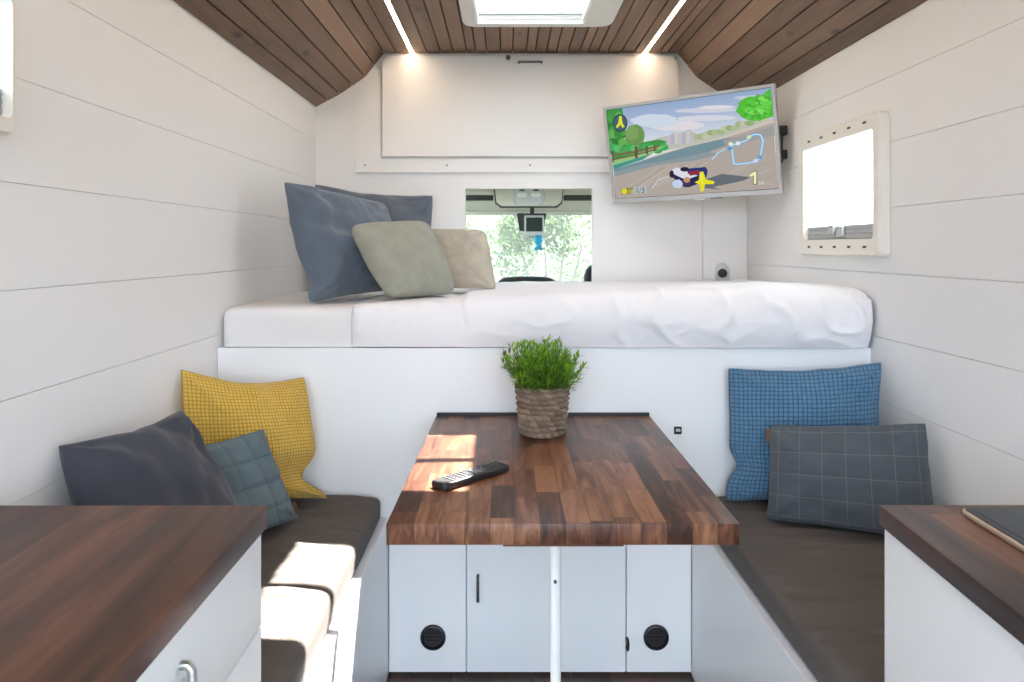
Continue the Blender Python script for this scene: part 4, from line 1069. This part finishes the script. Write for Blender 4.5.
for x in (.088, .160):
    bm = B(); add_prism(bm, rrect(x - .026, x + .026, 1.568, 1.592, .011, 5), 'y', 3.820, 3.827, .002, 2); obj('lamp_lens', bm, M['whplast'], t, 40)
    bm = B(); add_box(bm, x - .014, x + .014, 3.8195, 3.826, 1.600, 1.608, .002, 1); obj('switch', bm, M['cabdark'], t)
t = thing('rearview_screen', 'small grey monitor hung as rear-view mirror at the windscreen top', 'screen', (.145, 3.95, 1.46))
bm = B(); add_tube(bm, [(.145, 3.96, 1.545), (.145, 3.97, 1.48)], .012, 10); obj('stalk', bm, M['black'], t, 40)
bm = B(); add_prism(bm, [(.062, 1.490), (.222, 1.490), (.205, 1.395), (.078, 1.395)], 'y', 3.945, 3.968, .004, 2); obj('mirror_shell', bm, M['black'], t, 40)
bm = B(); add_box(bm, .102, .207, 3.915, 3.944, 1.372, 1.478, .006, 2); obj('monitor', bm, M['ltgrey'], t, 40)
bm = B(); add_box(bm, .112, .198, 3.912, 3.916, 1.392, 1.466); obj('display', bm, plain('grey_display', (.035, .05, .04), .5, 0., .1), t)
t = thing('hanging_charm', 'bright blue charm dangling below the rear-view monitor', 'charm', (.16, 3.93, 1.29))
bm = B(); add_tube(bm, [(.128, 3.928, 1.372), (.132, 3.928, 1.362), (.175, 3.93, 1.362)], .003, 6); obj('cord', bm, M['cabdark'], t, 60)
bm = B(); bmesh.ops.create_uvsphere(bm, u_segments=16, v_segments=10, radius=.026, matrix=Matrix.Translation((.178, 3.93, 1.349)))
bmesh.ops.create_uvsphere(bm, u_segments=12, v_segments=8, radius=.016, matrix=Matrix.Translation((.178, 3.93, 1.318)) @ Matrix.Diagonal((1, 1, 1.4, 1)))
for s in (-1, 1): bmesh.ops.create_uvsphere(bm, u_segments=10, v_segments=6, radius=.009, matrix=Matrix.Translation((.178 + s*.014, 3.93, 1.300)))
obj('charm_body', bm, M['bluerub'], t, 180)
# front seats
def seat(xc, zt, wd, yc, label):
    t = thing('cab_seat', label, 'seat', (xc, yc + .2, .1), group='black cab seats')
    bm = B(); add_prism(bm, [(xc - wd*.5, zt - .20), (xc - wd*.52, zt - .05), (xc - wd*.42, zt - .008), (xc - wd*.2, zt), (xc + wd*.2, zt), (xc + wd*.42, zt - .008), (xc + wd*.52, zt - .05), (xc + wd*.5, zt - .20)], 'y', yc, yc + .10, .028, 4)
    obj('headrest', bm, M['cabseat'], t, 60)
    for s in (-1, 1):
        bm = B(); add_tube(bm, [(xc + s*.06, yc + .05, zt - .26), (xc + s*.06, yc + .05, zt - .19)], .006, 8); obj('post', bm, M['steel'], t, 60)
    bm = B(); add_box(bm, xc - .19, xc + .19, yc + .01, yc + .14, .55, zt - .25, .05, 4); obj('backrest', bm, M['cabseat'], t, 60)
    bm = B(); add_box(bm, xc - .19, xc + .19, yc + .14, yc + .62, .42, .58, .05, 4); obj('seat_base', bm, M['cabseat'], t, 60)
    bm = B(); add_box(bm, xc - .17, xc + .17, yc + .16, yc + .58, .10, .425); obj('pedestal', bm, M['cabdark'], t)
seat(.112, 1.160, .315, 3.72, 'black cab seat whose wide headrest shows above the bed, mid opening')
seat(.548, 1.226, .28, 3.72, 'black cab seat half hidden at the right edge of the opening')
bm = B(); add_prism(bm, [(4.55, .93), (4.86, .91), (4.86, .102), (4.62, .102), (4.5, .8)], 'x', -.81, 1.05, .03, 3); tag(rebase(obj('dashboard', bm, M['cabdark'], None, 40)), 'dark dashboard under the windscreen in the cab', 'dashboard')
bm = B(); add_box(bm, -.82, 1.06, YW0, 4.9, .02, .10); struct('floor_cab', bm, M['cabdark'])

# ------------------------------------------------------------------ outdoors
bm = B(); s = 60
rows = [(-s, -.85), (15.5, -.85), (17, -.5), (22, 2.2), (30, 6.0), (60, 9.0)]
vv = [[bm.verts.new((x, y, z)) for x in (-s, s)] for y, z in rows]
for a, b_ in zip(vv, vv[1:]): bm.faces.new((a[0], a[1], b_[1], b_[0]))
gm, nt, b = newmat('dry_grass'); tc = N(nt, 'ShaderNodeTexCoord'); nz = N(nt, 'ShaderNodeTexNoise'); nz.inputs['Scale'].default_value = 2.; nz.inputs['Detail'].default_value = 8
L(nt, tc.outputs['Object'], nz.inputs['Vector']); L(nt, mixc(nt, nz.outputs['Fac'], (.014, .019, .008), (.036, .040, .022)), b.inputs['Base Color']); b.inputs['Roughness'].default_value = .95
struct('ground', bm, gm)
lm = attr_mat('hedge_leaf', 'Col', .6, translucent=.5, spec=.05)
def bush(x, y, r, h, seed, label, nl=5200, ls=.085):
    rng = random.Random(seed); bm = B(); cl_ = bm.loops.layers.float_color.new('Col')
    clumps = [(rng.uniform(-.7, .7)*r, rng.uniform(-.4, .4)*r, rng.uniform(.2, .85)*h, rng.uniform(.25, .5)*r) for _ in range(16)]
    for k in range(nl):
        cx, cy, cz, cr = rng.choice(clumps); d = Vector((rng.gauss(0, 1), rng.gauss(0, 1), rng.gauss(0, 1))).normalized()
        p = Vector((x + cx, y + cy, -.85 + cz)) + d*cr*rng.uniform(.7, 1.05)
        a = d.cross(Vector((rng.gauss(0, 1), rng.gauss(0, 1), rng.gauss(0, 1)))).normalized(); c_ = (d + a*.3).cross(a).normalized(); sz = ls*rng.uniform(.6, 1.2)
        g = rng.random()
        f = bm.faces.new([bm.verts.new(p + q) for q in (-a*sz*.5, c_*sz*.28, a*sz*.5, -c_*sz*.28)])
        for lp in f.loops: lp[cl_] = (.040 + .045*g, .062 + .055*g, .020 + .022*g, 1)
    t = thing('bush', label, 'bush', (x, y, -.85), group='bushes ahead of the cab')
    obj('foliage', bm, lm, t)
    bm = B()
    for k in range(4):
        a = k*1.7; add_tube(bm, [(x, y, -.85), (x + .25*r*math.cos(a), y + .2*r*math.sin(a), -.85 + h*.4), (x + .5*r*math.cos(a), y + .35*r*math.sin(a), -.85 + h*.75)], [.05, .035, .012], 6)
    obj('stems', bm, plain('bark', (.10, .075, .05), .9), t, 180)
for i, (x, y, r, h) in enumerate(((-1.25, 9.5, .95, 2.8), (.75, 12.2, 1.15, 3.2), (2.45, 10.2, .85, 2.9), (-3.6, 13.2, 1.2, 2.9), (4.6, 12.8, 1.2, 2.8))):
    bush(x, y, r, h, 20 + i, ['pale sunlit bush left of centre through the windscreen', 'tall sunlit bush behind the hanging monitor, outside the cab', 'leafy bush at the right of the windscreen view', 'sunlit bush beyond the left edge of the cab opening', 'sunlit bush beyond the right edge of the cab opening'][i])
t = thing('house', 'pale house with a pitched roof seen faintly through the right window', 'house', (8.6, 15.5, -.85))
bm = B(); add_box(bm, 6.6, 10.6, 13.8, 17.5, -.85, 1.6); obj('wall', bm, plain('render_wall', (.7, .7, .68), .9), t)
bm = B(); add_prism(bm, [(13.4, 1.55), (17.9, 1.55), (15.65, 3.3)], 'x', 6.4, 10.8); obj('roof', bm, plain('roof_tiles', (.38, .40, .42), .8), t)
for x in (7.5, 9.3):
    bm = B(); add_box(bm, x - .4, x + .4, 13.75, 13.81, .1, 1.1); obj('window', bm, M['ltgrey'], t)

# ------------------------------------------------------------------ light
wd = bpy.data.worlds.new('sky'); SC.world = wd; wd.use_nodes = True; nt = wd.node_tree
bg = nt.nodes['Background']; tc = N(nt, 'ShaderNodeTexCoord'); s_ = N(nt, 'ShaderNodeSeparateXYZ'); L(nt, tc.outputs['Generated'], s_.inputs[0])
r = N(nt, 'ShaderNodeValToRGB'); L(nt, s_.outputs[2], r.inputs[0]); e = r.color_ramp.elements
e[0].position = 0; e[0].color = (.80, .91, 1.04, 1); e[1].position = .8; e[1].color = (.55, .76, 1., 1)
L(nt, r.outputs[0], bg.inputs[0]); bg.inputs[1].default_value = 8.6
sd = bpy.data.lights.new('sun', 'SUN'); sd.energy = 62.; sd.angle = math.radians(.53); sd.color = (1, .95, .88)
so = bpy.data.objects.new('sun', sd); C.objects.link(so); so.rotation_euler = Vector((-.255, -.60, -1.0)).to_track_quat('-Z', 'Y').to_euler(); so.location = (2, 5, 8)

# ------------------------------------------------------------------ camera
cd = bpy.data.cameras.new('camera'); cd.sensor_width = 36; cd.lens = F*36/1024; cd.shift_x = (512 - HX)/1024; cd.shift_y = -(341 - HY)/1024; cd.clip_start = .02; cd.clip_end = 300
cam = bpy.data.objects.new('camera', cd); C.objects.link(cam); cam.location = (0, 0, EYE); cam.rotation_euler = (PI/2, 0, 0); SC.camera = cam
cd.dof.use_dof = True; cd.dof.focus_distance = 2.25; cd.dof.aperture_fstop = 9
SC.view_settings.view_transform = 'Standard'; SC.view_settings.look = 'None'; SC.view_settings.gamma = 1; SC.view_settings.use_curve_mapping = False
SC.view_settings.exposure = .07
SC.cycles.use_denoising = True; SC.cycles.max_bounces = 10; SC.cycles.diffuse_bounces = 7; SC.cycles.transparent_max_bounces = 12
SC.cycles.caustics_reflective = False; SC.cycles.caustics_refractive = False
